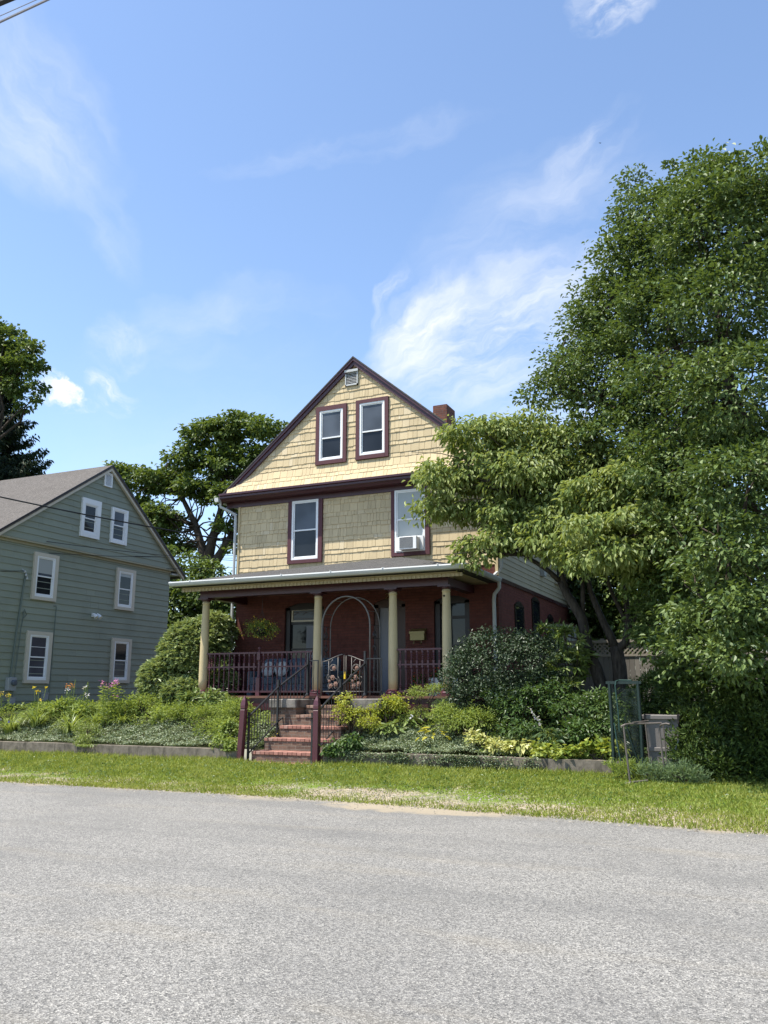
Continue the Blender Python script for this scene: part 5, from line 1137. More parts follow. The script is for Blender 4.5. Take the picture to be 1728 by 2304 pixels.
off = [(2.4, 17.0, 11.9, 1.5, 1.6, 1.4), (2.8, 16.8, 10.6, 1.9, 2, 1.6), (3.6, 16.8, 8.4, 2.2, 2.2, 1.8), (3.8, 16.6, 6.0, 2.2, 2.2, 1.6), (2.8, 15.8, 4.2, 1.6, 1.6, 1.0), (1.2, 18.6, 10.2, 2.0, 1.4, 2.0), (0.8, 19.0, 7.0, 2.4, 1.4, 2.0), (-1.0, 21.0, 7.0, 1.8, 1.3, 1.6), (1.3, 18.6, 4.3, 2.4, 1.4, 1.3)]
P, O, C_ = crown_points(rg, bl, 96000, 0.40, 56, 0.5, 0.42, 0.15, 0.14)
P2, O2, _c = crown_points(rg, off, 26000, 0.4, 46, 0.55, 0.4, 0.1)
b = MB(); base = np.array([1.5, 17.4, 0.3])
WT_ = lambda x, y, Y: W(x, y, Y - float(np.interp(x, [1400, 1640], [0, 2.9])))
tube_w(b, [base, (1.48, 17.4, 2.0), (1.42, 17.4, 3.3), (1.3, 17.3, 4.6)], 0.30, 0.22, 10)
for path, r0 in (([(1.3, 17.3, 4.6), WT_(1660, 930, 19.6), WT_(1640, 860, 19.5), WT_(1625, 760, 19.4), WT_(1600, 640, 19.4), WT_(1570, 480, 19.5)], 0.16), ([(1.32, 17.3, 4.3), WT_(1610, 930, 19.5), WT_(1585, 880, 19.4), WT_(1530, 800, 19.3), WT_(1470, 660, 19.3), WT_(1440, 520, 19.3)], 0.12),
                 ([(1.36, 17.3, 3.9), WT_(1600, 960, 19.3), WT_(1500, 880, 19.2), WT_(1400, 790, 19.2), WT_(1330, 750, 19.3)], 0.10), ([(1.36, 17.3, 3.5), WT_(1560, 1030, 19.1), WT_(1450, 960, 19.1), WT_(1350, 900, 19.2), WT_(1240, 860, 19.4)], 0.09),
                 ([(1.3, 17.3, 4.6), (1.7, 17.2, 6.9), (1.9, 17.1, 9.2), WT_(1700, 420, 19.5)], 0.15), ([(1.42, 17.4, 3.3), (2.3, 17.1, 5.1), (3.2, 17, 7.4)], 0.12), ([(1.42, 17.4, 2.9), (1.1, 16.6, 3.4), WT_(1640, 1250, 17.9)], 0.07), ([(1.42, 17.4, 2.5), (.7, 16.2, 2.7), WT_(1610, 1390, 17.4)], 0.05)):
    tube_w(b, path, r0, 0.025, 7)
    mid = [np.array(p) for p in path[1:]]
    for p in mid:
        d2 = np.linalg.norm(C_ - p, axis=1); near = np.where((d2 < 2.0) & (d2 > 0.3))[0]
        if len(near): branches(b, rg, p, C_[rg.choice(near, min(14, len(near)), False)], 0.024, 0.006, 0.3, 4, 4)
b.build('trunk', 'bark2', BT, True)
foliage('crown', rg, np.concatenate([P, P2]), np.concatenate([O, O2]), 'l_big', BT, 0.098, 0.056, 0.15, 1.0, 0.55, 'leaf', 0.2, 0.18)

rg = np.random.default_rng(23)
BG = thing('maple_tree', (-30.5, 42, 1.0), 'large spreading maple behind and between the two houses', 'tree')
MP = [(480, 985, 1.5), (545, 968, 1.4), (600, 968, .8), (425, 1030, 1.1), (520, 1050, 1.6), (590, 1040, 1.2), (450, 1105, 1.1), (540, 1120, 1.3), (400, 1090, .9), (290, 1075, 1.0), (345, 1085, 1.2), (300, 1140, 1.1), (360, 1170, 1.3), (395, 1225, .8), (345, 1230, .9), (520, 1185, .6), (270, 1060, .6), (330, 1180, 1.2), (560, 1230, .9), (380, 1060, .7)]
bl = [(*W(x, y, 42 + rg.uniform(-1, 1)), r * 1.05, r * 1.5, r * .62) for x, y, r in MP]
P, O, C_ = crown_points(rg, bl, 26000, 0.5, 30, 0.35, 0.5, 0.3, 0.07)
b = MB(); W4 = lambda x, y: W(x, y, 42)
tube_w(b, [W4(466, 1600), W4(465, 1400), W4(464, 1310), W4(463, 1285)], 0.7, 0.55, 10)
for path, r0 in (([W4(463, 1290), W4(455, 1235), W4(440, 1180), W4(410, 1120), W4(370, 1080)], .34), ([W4(463, 1288), W4(478, 1215), W4(497, 1150), W4(505, 1080), W4(500, 1000)], .36), ([W4(464, 1295), W4(500, 1240), W4(530, 1190), W4(560, 1130), W4(590, 1060)], .34), ([W4(463, 1270), W4(440, 1190), W4(415, 1172), W4(360, 1160)], .2), ([W4(490, 1255), W4(520, 1225), W4(545, 1215)], .14)):
    tube_w(b, path, r0, 0.06, 7)
    for p in path[1:]:
        d2 = np.linalg.norm(C_ - np.array(p), axis=1); near = np.where(d2 < 3.2)[0]
        if len(near): branches(b, rg, p, C_[rg.choice(near, min(9, len(near)), False)], 0.06, 0.015, 0.4, 4, 4)
b.build('trunk', 'bark2', BG, True)
foliage('crown', rg, P, O, 'l_maple', BG, 0.26, 0.19, 0.2, 0.9, 0.5, 'diamond', 0.15, 0.12)

def simple_tree(name, label, seed, trunk, blobs, nleaf, L, Wd_, mat, clump, per=26, flat=0.55, bk='bark2', cat='tree', group=None, kind='diamond'):
    rg = np.random.default_rng(seed); c0 = np.array(trunk[0]); t = thing(name, trunk[0], label, cat, group)
    P, O, C_ = crown_points(rg, blobs, nleaf, clump, per, 0.35, flat, 0.15, 0.08); b = MB(); r = 0.02 * (trunk[-1][2] - trunk[0][2]) + 0.04
    tube_w(b, trunk, r, r * 0.5, 8)
    for p in trunk[1:]:
        k = rg.choice(len(C_), min(18, len(C_)), False); branches(b, rg, p, C_[k], r * 0.3, 0.012, 0.35, 4, 4)
    b.build('trunk', bk, t, True); foliage('crown', rg, P, O, mat, t, L, Wd_, 0.25, 0.9, 0.5, kind); return t
simple_tree('dark_tree', 'dark leafy tree low between the two houses behind the porch', 31, [(-25, 32, 1), (-25, 32, 3.5), (-25, 32, 5)], [(*W(x, y, 32), r, r, r * .8) for x, y, r in ((395, 1290, 1.5), (400, 1370, 1.6), (470, 1350, 1.6), (530, 1340, 1.2), (440, 1420, 1.6), (520, 1420, 1.4), (380, 1440, 1.2), (420, 1500, 1.5), (510, 1500, 1.5), (350, 1500, 1.2), (470, 1290, .8))], 17000, 0.2, 0.14, 'l_maple', 0.42)
simple_tree('maple_tree', 'maple crown at the far left edge above the taupe roof', 32, [(-44, 36, 1), (-44, 36, 10), (-43.5, 36, 16), (-42.5, 36, 20)], [(*W(x, y, 36), r, r, r * .7) for x, y, r in ((20, 765, 1.2), (60, 790, .9), (30, 830, 1.1), (70, 830, .8), (80, 868, .5), (30, 872, .8), (-40, 800, 1.8), (-70, 860, 1.5), (-20, 735, .9), (85, 900, .35), (50, 915, .4), (-130, 840, 2.2), (-60, 740, 1.4))], 14000, 0.25, 0.18, 'l_maple', 0.42)
rg = np.random.default_rng(33)
CT = thing('conifer', (*W(2, 1300, 41)[:2], 1.0), 'dark drooping conifer rising behind the taupe roof', 'tree')
tp = W(4, 760, 41); cx, cy = tp[0], tp[1]; b = MB(); tube_w(b, [(cx, cy, 0.9), (cx, cy, 12), (cx, cy, tp[2])], 0.45, 0.05, 9)
PP, AA = [], []
z = 10.0
while z < tp[2] - 0.3:
    f = (tp[2] - z) / (tp[2] - 17.0); Lb = min(5.4, 0.4 + 3.5 * f ** 0.9)
    for k in range(7):
        a = rg.uniform(0, 6.283); L_ = Lb * rg.uniform(0.65, 1.12); d = np.array([math.cos(a), math.sin(a), 0]); pts = []
        for i in range(8):
            t = i / 7; pts.append(np.array([cx, cy, z]) + d * L_ * t + np.array([0, 0, -0.22 * L_ * math.sin(t * 2.2) + 0.22 * L_ * t ** 3]))
        b.tube(pts, list(np.linspace(0.05, 0.012, 8)), 4)
        m = int(46 * L_)
        t = rg.random(m) ** 0.7; q = np.array([np.array([np.interp(tt, np.linspace(0, 1, 8), np.array(pts)[:, j]) for j in range(3)]) for tt in t])
        side = np.cross(d, [0, 0, 1.0]); sp = rg.normal(size=m)
        PP.append(q + side * (sp * 0.28 * (1 - 0.5 * t))[:, None] * L_ * 0.45 + rg.normal(size=(m, 3)) * 0.05); AA.append(d * 0.7 + side * (sp * 0.8)[:, None] + np.array([0, 0, -0.7]) + rg.normal(size=(m, 3)) * 0.35)
    z += rg.uniform(0.25, 0.42)
b.build('trunk', 'bark2', CT, True)
P = np.concatenate(PP); A = np.concatenate(AA); n = len(P)
leaves('crown', P, A, rg.normal(size=(n, 3)) * 0.5 + np.array([0, 0, 1]), 0.34 * (0.6 + 0.7 * rg.random(n)), 0.13, 'l_conifer', CT, 0.1, 0.25, 'leaf')
for (lab, sd, x, Y, bb) in (('leafy tree behind the fence left of the tall tree', 34, -3.4, 29, ((1290, 1240, 1.4), (1350, 1290, 1.4), (1330, 1370, 1.1), (1270, 1330, .8), (1390, 1200, 1.5), (1340, 1450, 1.2), (1290, 1420, .9), (1400, 1420, 1.1))), ('leafy tree behind the fence under the tall tree crown', 35, -0.4, 28, ((1430, 1300, 1.5), (1500, 1240, 1.6), (1450, 1390, 1.2), (1540, 1350, 1.6), (1600, 1250, 1.8), (1620, 1400, 1.5), (1450, 1470, 1.2), (1540, 1470, 1.4), (1680, 1330, 1.8), (1700, 1450, 1.6), (1640, 1150, 1.8)))):
    simple_tree('leafy_tree', lab, sd, [(x, Y, 1), (x, Y, 3), (x - .1, Y, 4.5)], [(*W(px, py, Y), r, r, r * .8) for px, py, r in bb], 17000, 0.17, 0.12, 'l_big', 0.42, group='trees behind the fence')

simple_tree('roadside_tree', 'young roadside tree standing beyond the left edge of the verge', 36, [(-21.6, 11.6, 0.0), (-21.4, 11.6, 3.0), (-20.8, 11.7, 5.5)], [(-20.0, 11.9, 6.6, 1.4, .8, .8), (-21.6, 11.6, 7.2, 1.6, 1.2, 1.1), (-22.8, 11.2, 6.0, 1.4, 1.2, .9), (-19.2, 12.0, 5.6, .7, .5, .35), (-18.9, 12.9, 5.2, .5, .4, .3)], 7000, 0.12, 0.08, 'l_maple', 0.3)

# ------------------------------------------------------------------ shrubs
def shrub(name, label, blobs, n, L, Wd_, mat, seed, clump=0.14, per=18, flat=0.8, droop=0.2, up=0.9, inner=0.5, cat='shrub', kind='leaf', group=None, stem='bark2', upb=0.35, bend=0.15, jit=0.5):
    rg = np.random.default_rng(seed); c = np.mean([b[:2] for b in blobs], 0); zb = float(bed_h(c[0], c[1])) if c[1] < 26 else 1.2
    t = thing(name, (c[0], c[1], zb), label, cat, group); P, O, C_ = crown_points(rg, blobs, n, clump, per, inner, flat, upb)
    lo = bed_h(P[:, 0], P[:, 1]) + 0.01; P[:, 2] = np.maximum(P[:, 2], lo)
    b = MB(); k = rg.choice(len(C_), min(14, len(C_)), False); branches(b, rg, (c[0], c[1], zb - 0.05), C_[k], 0.022, 0.005, 0.3, 4, 5); b.build('stems', stem, t)
    foliage('foliage', rg, P, O, mat, t, L, Wd_, droop, up, jit, kind, bend); return t
shrub('rhododendron', 'big rounded rhododendron between the green house and the porch', [(*W(x, y, Y), rx, ry, rz) for x, y, Y, rx, ry, rz in ((435, 1482, 19.4, .98, .85, 1.05), (375, 1530, 19.2, .72, .7, .62), (480, 1540, 19.2, .6, .5, .6), (420, 1560, 18.8, .7, .5, .4), (478, 1425, 19.9, .62, .6, .55))], 24000, 0.145, 0.048, 'l_rhodo', 41, 0.045, 11, 0.4, 0.12, 0.75, 0.86, 'rhododendron', jit=0.25)
shrub('holly', 'dark glossy clipped holly right of the porch', [(*W(x, y, Y), rx, .85, rz) for x, y, Y, rx, rz in ((1120, 1490, 17.9, .95, .72), (1060, 1520, 17.9, .6, .55), (1200, 1500, 18.1, .7, .7), (1120, 1560, 17.8, 1.0, .4), (1230, 1560, 18.2, .6, .5))], 17000, 0.058, 0.032, 'l_holly', 42, 0.15, 24, 0.9, 0.0, 0.6, 0.7, 'holly', jit=0.8)
shrub('rhododendron', 'pale leaved rhododendron between the dark holly and the tree trunk', [(*W(x, y, Y), rx, .5, rz) for x, y, Y, rx, rz in ((1280, 1445, 18.4, .45, .32), (1270, 1500, 18.3, .42, .35), (1310, 1490, 18.4, .25, .3), (1240, 1420, 18.5, .25, .15), (1285, 1545, 18.2, .25, .12))], 1300, 0.16, 0.046, 'l_rhodo2', 43, 0.04, 10, 0.4, 0.1, 0.8, 0.6, 'rhododendron')
shrub('arborvitae', 'dark unclipped evergreen hedge under the tall tree at right', [(*W(x, y, Y), rx, .8, rz) for x, y, Y, rx, rz in ((1600, 1570, 16.9, .6, .5), (1580, 1660, 16.5, .65, .5), (1670, 1640, 16.7, .9, .7), (1560, 1720, 16.2, .42, .35), (1650, 1730, 16.2, .8, .45), (1700, 1560, 16.9, .6, .5), (1760, 1680, 16.3, .9, .8), (1530, 1540, 17.6, .45, .5), (1480, 1570, 18.3, .5, .45), (1850, 1620, 16.8, 1.2, 1.0))], 52000, 0.085, 0.03, 'l_hedge', 44, 0.15, 34, 1.0, -0.4, 0.3, 0.72, 'hedge', 'diamond', jit=0.55)
shrub('azalea', 'small cloud pruned azalea in front of the right railing', [(*W(x, y, 17.6), rx, .28, rz) for x, y, rx, rz in ((955, 1553, .34, .11), (930, 1562, .2, .08), (985, 1547, .2, .08), (945, 1605, .28, .16), (920, 1615, .2, .12))], 2600, 0.032, 0.016, 'l_fern', 45, 0.07, 16, 0.6, 0, 0.9, 0.4, 'azalea')
shrub('juniper', 'grey green feathery juniper at the foot of the right porch column', [(*W(x, y, 17.7), rx, .3, rz) for x, y, rx, rz in ((1000, 1585, .32, .12), (1030, 1600, .25, .12))], 1100, 0.06, 0.012, 'l_blue', 46, 0.1, 16, 0.7, 0, 0.8, 0.3, 'juniper')
shrub('golden_shrub', 'yellow green golden shrub beside the right handrail', [(*W(x, y, 17.0), rx, .3, rz) for x, y, rx, rz in ((800, 1615, .36, .2), (770, 1600, .2, .16), (830, 1628, .22, .14), (775, 1575, .12, .1))], 1500, 0.055, 0.03, 'l_lime', 47, 0.1, 14, 0.8, 0.1, 0.8, 0.3)
shrub('golden_shrub', 'yellow green golden shrub below the right stone pier', [(*W(x, y, 17.5), rx, .28, rz) for x, y, rx, rz in ((870, 1590, .34, .2), (895, 1585, .18, .2), (850, 1600, .2, .16))], 1500, 0.055, 0.03, 'l_lime', 48, 0.1, 14, 0.8, 0.1, 0.8, 0.3)
shrub('fern_bush', 'feathery light green bush left of the handrail', [(*W(x, y, Y), rx, .5, rz) for x, y, Y, rx, rz in ((470, 1610, 17.3, .55, .22), (530, 1600, 17.3, .42, .26), (500, 1640, 16.8, .55, .2), (420, 1600, 17.6, .4, .15))], 5200, 0.075, 0.018, 'l_fern', 49, 0.14, 18, 0.8, 0, 0.7, 0.2, 'bush', upb=0.6)
shrub('fern_bush', 'feathery light green bush in front of the dark holly', [(*W(x, y, Y), rx, .45, rz) for x, y, Y, rx, rz in ((1040, 1625, 17.1, .45, .22), (1000, 1610, 17.2, .3, .2), (1080, 1620, 17.2, .35, .22))], 3000, 0.07, 0.02, 'l_fern', 50, 0.12, 16, 0.8, 0, 0.8, 0.2, 'bush', upb=0.6)
shrub('peony', 'mounded dark green perennial below the holly', [(*W(x, y, Y), rx, .4, rz) for x, y, Y, rx, rz in ((1160, 1590, 17.3, .45, .3), (1120, 1570, 17.5, .35, .25), (1200, 1570, 17.4, .4, .3), (1170, 1640, 17.0, .5, .22))], 2600, 0.085, 0.036, 'l_mid', 51, 0.12, 14, 0.7, 0.1, 0.9, 0.3, 'perennial')
shrub('peony', 'tall dark green perennial mass behind the striped hosta', [(*W(x, y, Y), rx, .45, rz) for x, y, Y, rx, rz in ((1290, 1600, 17.3, .5, .32), (1240, 1560, 17.7, .4, .3), (1350, 1590, 17.2, .4, .35), (1330, 1640, 16.9, .5, .3), (1380, 1620, 17.1, .25, .35), (1300, 1650, 16.9, .4, .22))], 4600, 0.085, 0.034, 'l_mid', 52, 0.13, 14, 0.7, 0.1, 0.9, 0.3, 'perennial')
shrub('leafy_perennial', 'leafy light green perennial under the left porch railing', [(*W(x, y, 17.9), rx, .3, rz) for x, y, rx, rz in ((430, 1580, .3, .2), (480, 1572, .32, .2), (520, 1585, .25, .16))], 800, 0.16, 0.06, 'l_rhodo2', 53, 0.14, 12, 0.7, 0.2, 0.9, 0.2, 'perennial')
shrub('leafy_perennial', 'bushy mid green perennial in front of the rhododendron', [(*W(x, y, Y), rx, .5, rz) for x, y, Y, rx, rz in ((320, 1590, 18.0, .55, .28), (380, 1605, 17.7, .5, .22), (280, 1600, 17.8, .4, .25))], 3200, 0.085, 0.03, 'l_fern', 54, 0.14, 14, 0.8, 0, 0.8, 0.3, 'perennial')
shrub('leafy_perennial', 'bushy light green perennial below the lower left window', [(*W(x, y, Y), rx, .5, rz) for x, y, Y, rx, rz in ((150, 1590, 18.0, .4, .2), (190, 1605, 17.8, .35, .2), (110, 1600, 17.9, .3, .15))], 1500, 0.1, 0.05, 'l_fern', 55, 0.14, 14, 0.8, 0, 0.8, 0.3, 'perennial')
shrub('wall_creeper', 'straggly yellow green creeper hanging over the left wall', [(*W(195, 1640, 16.5), .42, .25, .14), (*W(190, 1668, 16.1), .28, .15, .18), (*W(195, 1695, 15.95), .2, .08, .14)], 2200, 0.06, 0.014, 'l_lily', 56, 0.1, 14, 0.8, 0.8, 0.5, 0.1, 'creeper')
shrub('ivy', 'trailing ivy at the left foot of the steps', [(*W(515, 1640, 16.3), .25, .2, .2), (*W(520, 1680, 16.05), .2, .15, .18), (*W(495, 1665, 16.1), .22, .12, .12)], 1500, 0.055, 0.04, 'l_fern', 57, 0.1, 14, 0.8, 0.6, 0.6, 0.1, 'ivy')
shrub('ivy', 'trailing ivy at the right foot of the steps', [(*W(755, 1690, 16.05), .25, .14, .2), (*W(790, 1670, 16.1), .2, .15, .16), (*W(745, 1710, 15.95), .16, .1, .1)], 1000, 0.09, 0.05, 'l_mid', 58, 0.1, 12, 0.8, 0.6, 0.6, 0.1, 'ivy')
shrub('golden_ground_plant', 'variegated yellow plant spilling over the right wall', [(*W(1085, 1665, 16.5), .3, .2, .08), (*W(1060, 1655, 16.6), .2, .2, .07), (*W(1120, 1680, 16.3), .25, .2, .08)], 500, 0.085, 0.042, 'l_varieg', 59, 0.1, 12, 0.7, 0.2, 0.9, 0.1, 'plant')
shrub('ladys_mantle', 'round leaved lime plants at right end of garden wall', [(*W(1350, 1690, 16.35), .36, .22, .16), (*W(1310, 1690, 16.3), .24, .2, .13), (*W(1385, 1695, 16.3), .2, .2, .14)], 420, 0.095, 0.10, 'l_mantle', 60, 0.12, 12, 0.7, 0.2, 1.0, 0.4, 'plant')
shrub('ladys_mantle', 'round leaved lime plants below the striped hosta', [(*W(1235, 1700, 16.25), .3, .2, .13), (*W(1205, 1690, 16.3), .2, .2, .12), (*W(1265, 1700, 16.25), .2, .2, .13)], 360, 0.09, 0.095, 'l_mantle', 61, 0.12, 12, 0.7, 0.2, 1.0, 0.4, 'plant')
for k, (x, y, lab) in enumerate(((1410, 1765, 'feathery weed clump at the foot of the pipe stand'), (1470, 1765, 'blue green feathery weed below the small grey bin'), (1530, 1770, 'blue green feathery weed beside the evergreen hedge'))):
    q = W(x, y, 15.4 - 0.1 * k); z0 = 0.17
    shrub('weed_clump', lab, [(q[0], q[1], z0 + .12, .3, .25, .16), (q[0] + .2, q[1] + .1, z0 + .1, .2, .2, .12)], 1400, 0.075, 0.012, 'l_blue' if k else 'l_fern', 62 + k, 0.1, 16, 1.0, -0.6, 0.3, 0.1, 'weed')
shrub('low_shrub', 'green leafy shrub behind the green netting frame', [(*W(1450, 1580, 18.6), .45, .4, .3), (*W(1420, 1610, 18.2), .3, .3, .3), (*W(1490, 1600, 18.2), .4, .3, .3)], 2200, 0.07, 0.035, 'l_mid', 67, 0.13, 14)

def straps(name, label, cx, cy, n, L, w, mat, seed, arch=0.9, cat='plant', flowers=None):
    """a clump of long arching blades"""
    rg = np.random.default_rng(seed); z0 = float(bed_h(cx, cy)); t = thing(name, (cx, cy, z0), label, cat, 'strap leaved clumps')
    a = rg.uniform(0, 6.283, n); r = rg.uniform(0, 0.16, n); Ls = L * rg.uniform(0.6, 1.15, n); ar = arch * rg.uniform(0.5, 1.3, n); K = 6; V = []; Fs = []
    for i in range(n):
        d = np.array([math.cos(a[i]), math.sin(a[i]), 0]); s = np.array([-d[1], d[0], 0]); p = np.array([cx, cy, z0]) + d * r[i]; th = math.pi / 2 - rg.uniform(0.05, 0.5); b0 = len(V)
        for k in range(K + 1):
            f = k / K; ww = w * (1 - f ** 2.5) * 0.5 + 0.001; V.append(p + s * ww); V.append(p - s * ww); p = p + (d * math.cos(th) + np.array([0, 0, math.sin(th)])) * Ls[i] / K; th -= ar[i] * 2.4 / K
        for k in range(K): Fs.append((b0 + 2 * k, b0 + 2 * k + 1, b0 + 2 * k + 3, b0 + 2 * k + 2))
    link_mesh('blades', V, [q for f in Fs for q in f], [4] * len(Fs), mat, t)
    if flowers:
        fm, nf, hh = flowers; b = MB(); P = []
        for k in range(nf):
            x, y = cx + rg.normal() * 0.2, cy + rg.normal() * 0.15; hz = z0 + hh * rg.uniform(0.75, 1.1); b.tube([(cx + (x - cx) * .3, cy + (y - cy) * .3, z0), ((x + cx) / 2, (y + cy) / 2, (z0 + hz) / 2), (x, y, hz)], 0.005, 4); P.append((x, y, hz))
        b.build('stalks', 'l_lily', t); P = np.repeat(np.array(P), 6, 0); A = rg.normal(size=P.shape) * 0.7 + np.array([0, 0, .5]); leaves('blossoms', P, A, rg.normal(size=P.shape), 0.065, 0.03, fm, t, 0.1, 0.2)
    return t
def at_bed(px, Y): return W(px, 1600, Y)[:2]
straps('daylily', 'arching daylily clump at the far left with blue flowers beside', *at_bed(25, 16.9), 110, 0.75, 0.024, 'l_lily', 71, 0.9, flowers=('f_blue', 3, 0.35))
straps('daylily', 'arching daylily clump second from the left edge with yellow buds', *at_bed(85, 17.2), 130, 0.8, 0.026, 'l_lily', 72, 0.9, flowers=('f_yellow', 5, 0.95))
straps('daylily', 'largest arching daylily clump left of the wall creeper', *at_bed(160, 16.9), 140, 0.8, 0.026, 'l_lily', 73, 0.95)
straps('daylily', 'low arching daylily between creeper and the pink phlox', *at_bed(215, 17.3), 90, 0.6, 0.022, 'l_lily', 74, 1.0)
straps('daylily', 'short grassy clump below the rhododendron', *at_bed(275, 17.4), 70, 0.5, 0.02, 'l_lily', 75, 1.0)
straps('iris', 'spiky leaved clump at the extreme left of the bed', *at_bed(-30, 17.2), 90, 0.8, 0.028, 'l_lily', 76, 0.6)
straps('dried_grass_clump', 'thin seeding grass clump on top of the right handrail foot', *W(790, 1590, 17.9)[:2], 50, 0.6, 0.008, 'l_lily', 77, 0.4)

def hosta(name, label, cx, cy, n, L, w, mat, seed, flower=None, h=0.3):
    rg = np.random.default_rng(seed); z0 = float(bed_h(cx, cy)); t = thing(name, (cx, cy, z0), label, 'hosta', 'hostas in the right bed')
    a = rg.uniform(0, 6.283, n); r = 0.30 * np.sqrt(rg.random(n)); d = np.stack([np.cos(a), np.sin(a), 0 * a], 1)
    P = np.array([cx, cy, z0]) + d * r[:, None] + np.array([0, 0, 1]) * (h * (1 - (r / 0.42) ** 2) * rg.uniform(.75, 1.1, n))[:, None]
    A = d + rg.normal(size=(n, 3)) * .2 + np.array([0, 0, 1.0]) * (0.35 - 1.5 * r)[:, None]; N = np.array([0, 0, 1.0]) + d * .3 + rg.normal(size=(n, 3)) * .2
    leaves('foliage', P, A, N, L * rg.uniform(.7, 1.2, n), w * rg.uniform(.8, 1.1, n), mat, t, 0.12, 0.35)
    b = MB()
    for k in range(0, n, 4): b.tube([(cx, cy, z0), tuple(P[k])], 0.005, 4)
    b.build('stems', 'l_fern', t)
    if flower:
        b = MB(); Q = []
        for (dx, dy, hh) in flower:
            b.tube([(cx, cy, z0), (cx + dx * .5, cy + dy, z0 + hh * .6), (cx + dx, cy + dy, z0 + hh)], 0.006, 4); Q += [(cx + dx * (.8 + .04 * q), cy + dy, z0 + hh * (.78 + .04 * q)) for q in range(7)]
        b.build('stalks', 'l_fern', t); Q = np.repeat(np.array(Q), 3, 0); leaves('blossoms', Q, rg.normal(size=Q.shape) * .6 + np.array([0, 0, -.5]), rg.normal(size=Q.shape), .045, .024, 'f_white', t)
    return t
hosta('hosta', 'striped green hosta with pale bell flowers on leaning stalks', *W(1235, 1660, 16.8)[:2], 120, 0.21, 0.075, 'l_hosta', 81, [(-.35, .1, .75), (-.2, 0, .6)], .34)
hosta('hosta', 'striped green hosta left of the stalked one', *W(1195, 1670, 16.9)[:2], 70, 0.2, 0.07, 'l_hosta', 82, None, .28)
hosta('hosta', 'cream and yellow variegated hosta above the right wall', *W(1170, 1690, 16.5)[:2], 120, 0.15, 0.085, 'l_varieg', 83, None, .25)
hosta('hosta', 'small pale green hosta below the golden shrub', *W(880, 1640, 17.2)[:2], 80, 0.19, 0.095, 'l_rhodo2', 84, [(.45, .05, .42)], .25)
hosta('hosta', 'pale green hosta under the stone pier', *W(920, 1620, 17.5)[:2], 60, 0.19, 0.09, 'l_rhodo2', 85, None, .25)
hosta('hosta', 'striped hosta at the right end under the perennials', *W(1370, 1680, 16.8)[:2], 60, 0.19, 0.07, 'l_hosta', 86, None, .25)
hosta('bright_plant', 'bright yellow leaved plant standing in the ground cover', *W(975, 1650, 16.9)[:2], 14, 0.2, 0.075, 'l_yellow', 87, None, .32)

def stems(name, label, cx, cy, n, h, spread, L, w, mat, seed, fm=None, cat='flower', fsz=.035):
    rg = np.random.default_rng(seed); z0 = float(bed_h(cx, cy)); t = thing(name, (cx, cy, z0), label, cat, 'tall stemmed plants in the beds'); b = MB(); P = []; A = []; T = []
    for k in range(n):
        x, y = cx + rg.normal() * spread, cy + rg.normal() * spread * .7; hh = h * rg.uniform(.7, 1.1); ln = rg.normal(size=2) * .08; b.tube([(x, y, z0 - .02), (x + ln[0] * .5, y + ln[1] * .5, z0 + hh * .5), (x + ln[0], y + ln[1], z0 + hh)], .006, 4)
        m = int(hh / .032)
        for i in range(m):
            f = (i + .5) / m; a = i * 2.4 + k; P.append((x + ln[0] * f, y + ln[1] * f, z0 + hh * (.12 + .86 * f))); A.append((math.cos(a), math.sin(a), .35))
        T.append((x + ln[0], y + ln[1], z0 + hh))
    b.build('stems', 'l_fern', t); P = np.array(P); A = np.array(A) + rg.normal(size=P.shape) * .15; leaves('foliage', P, A, np.array([0, 0, 1.]) + rg.normal(size=P.shape) * .2, L * rg.uniform(.7, 1.2, len(P)), w, mat, t, .12, .25)
    if fm:
        T = np.array(T)[: max(2, n // 2)]; Q = np.repeat(T, 14, 0) + rg.normal(size=(len(T) * 14, 3)) * fsz; leaves('blossoms', Q, rg.normal(size=Q.shape), rg.normal(size=Q.shape) + np.array([0, 0, .6]), .04, .03, fm, t)
    return t
stems('phlox', 'tall pink phlox standing under the lower right green house window', *at_bed(240, 17.3), 13, 1.05, .2, .13, .026, 'l_fern', 91, 'f_pink')
stems('phlox', 'pale lilac flowers beside the pink phlox', *at_bed(190, 17.6), 7, .95, .16, .08, .02, 'l_mid', 92, 'f_white')
stems('yarrow', 'rusty orange yarrow left of the lilac flowers', *at_bed(150, 17.7), 4, .98, .08, .06, .015, 'l_mid', 93, 'f_orange')
stems('wildflower', 'small yellow flowers at the far left of the bed', *at_bed(5, 17.5), 5, .7, .12, .07, .02, 'l_fern', 94, 'f_yellow')
stems('sapling', 'pale compound leaved sapling in front of the dark holly', *W(1050, 1640, 17.3)[:2], 3, .72, .07, .13, .045, 'l_rhodo2', 95, None, 'sapling')
stems('sunflower_plant', 'small yellow flower beside the left handrail', *W(618, 1640, 17.0)[:2], 3, .5, .06, .08, .03, 'l_fern', 96, 'f_yellow')
stems('weed', 'leafy weed climbing at the left of the handrail foot', *W(570, 1650, 16.8)[:2], 6, .45, .12, .08, .035, 'l_fern', 97, None, 'weed')

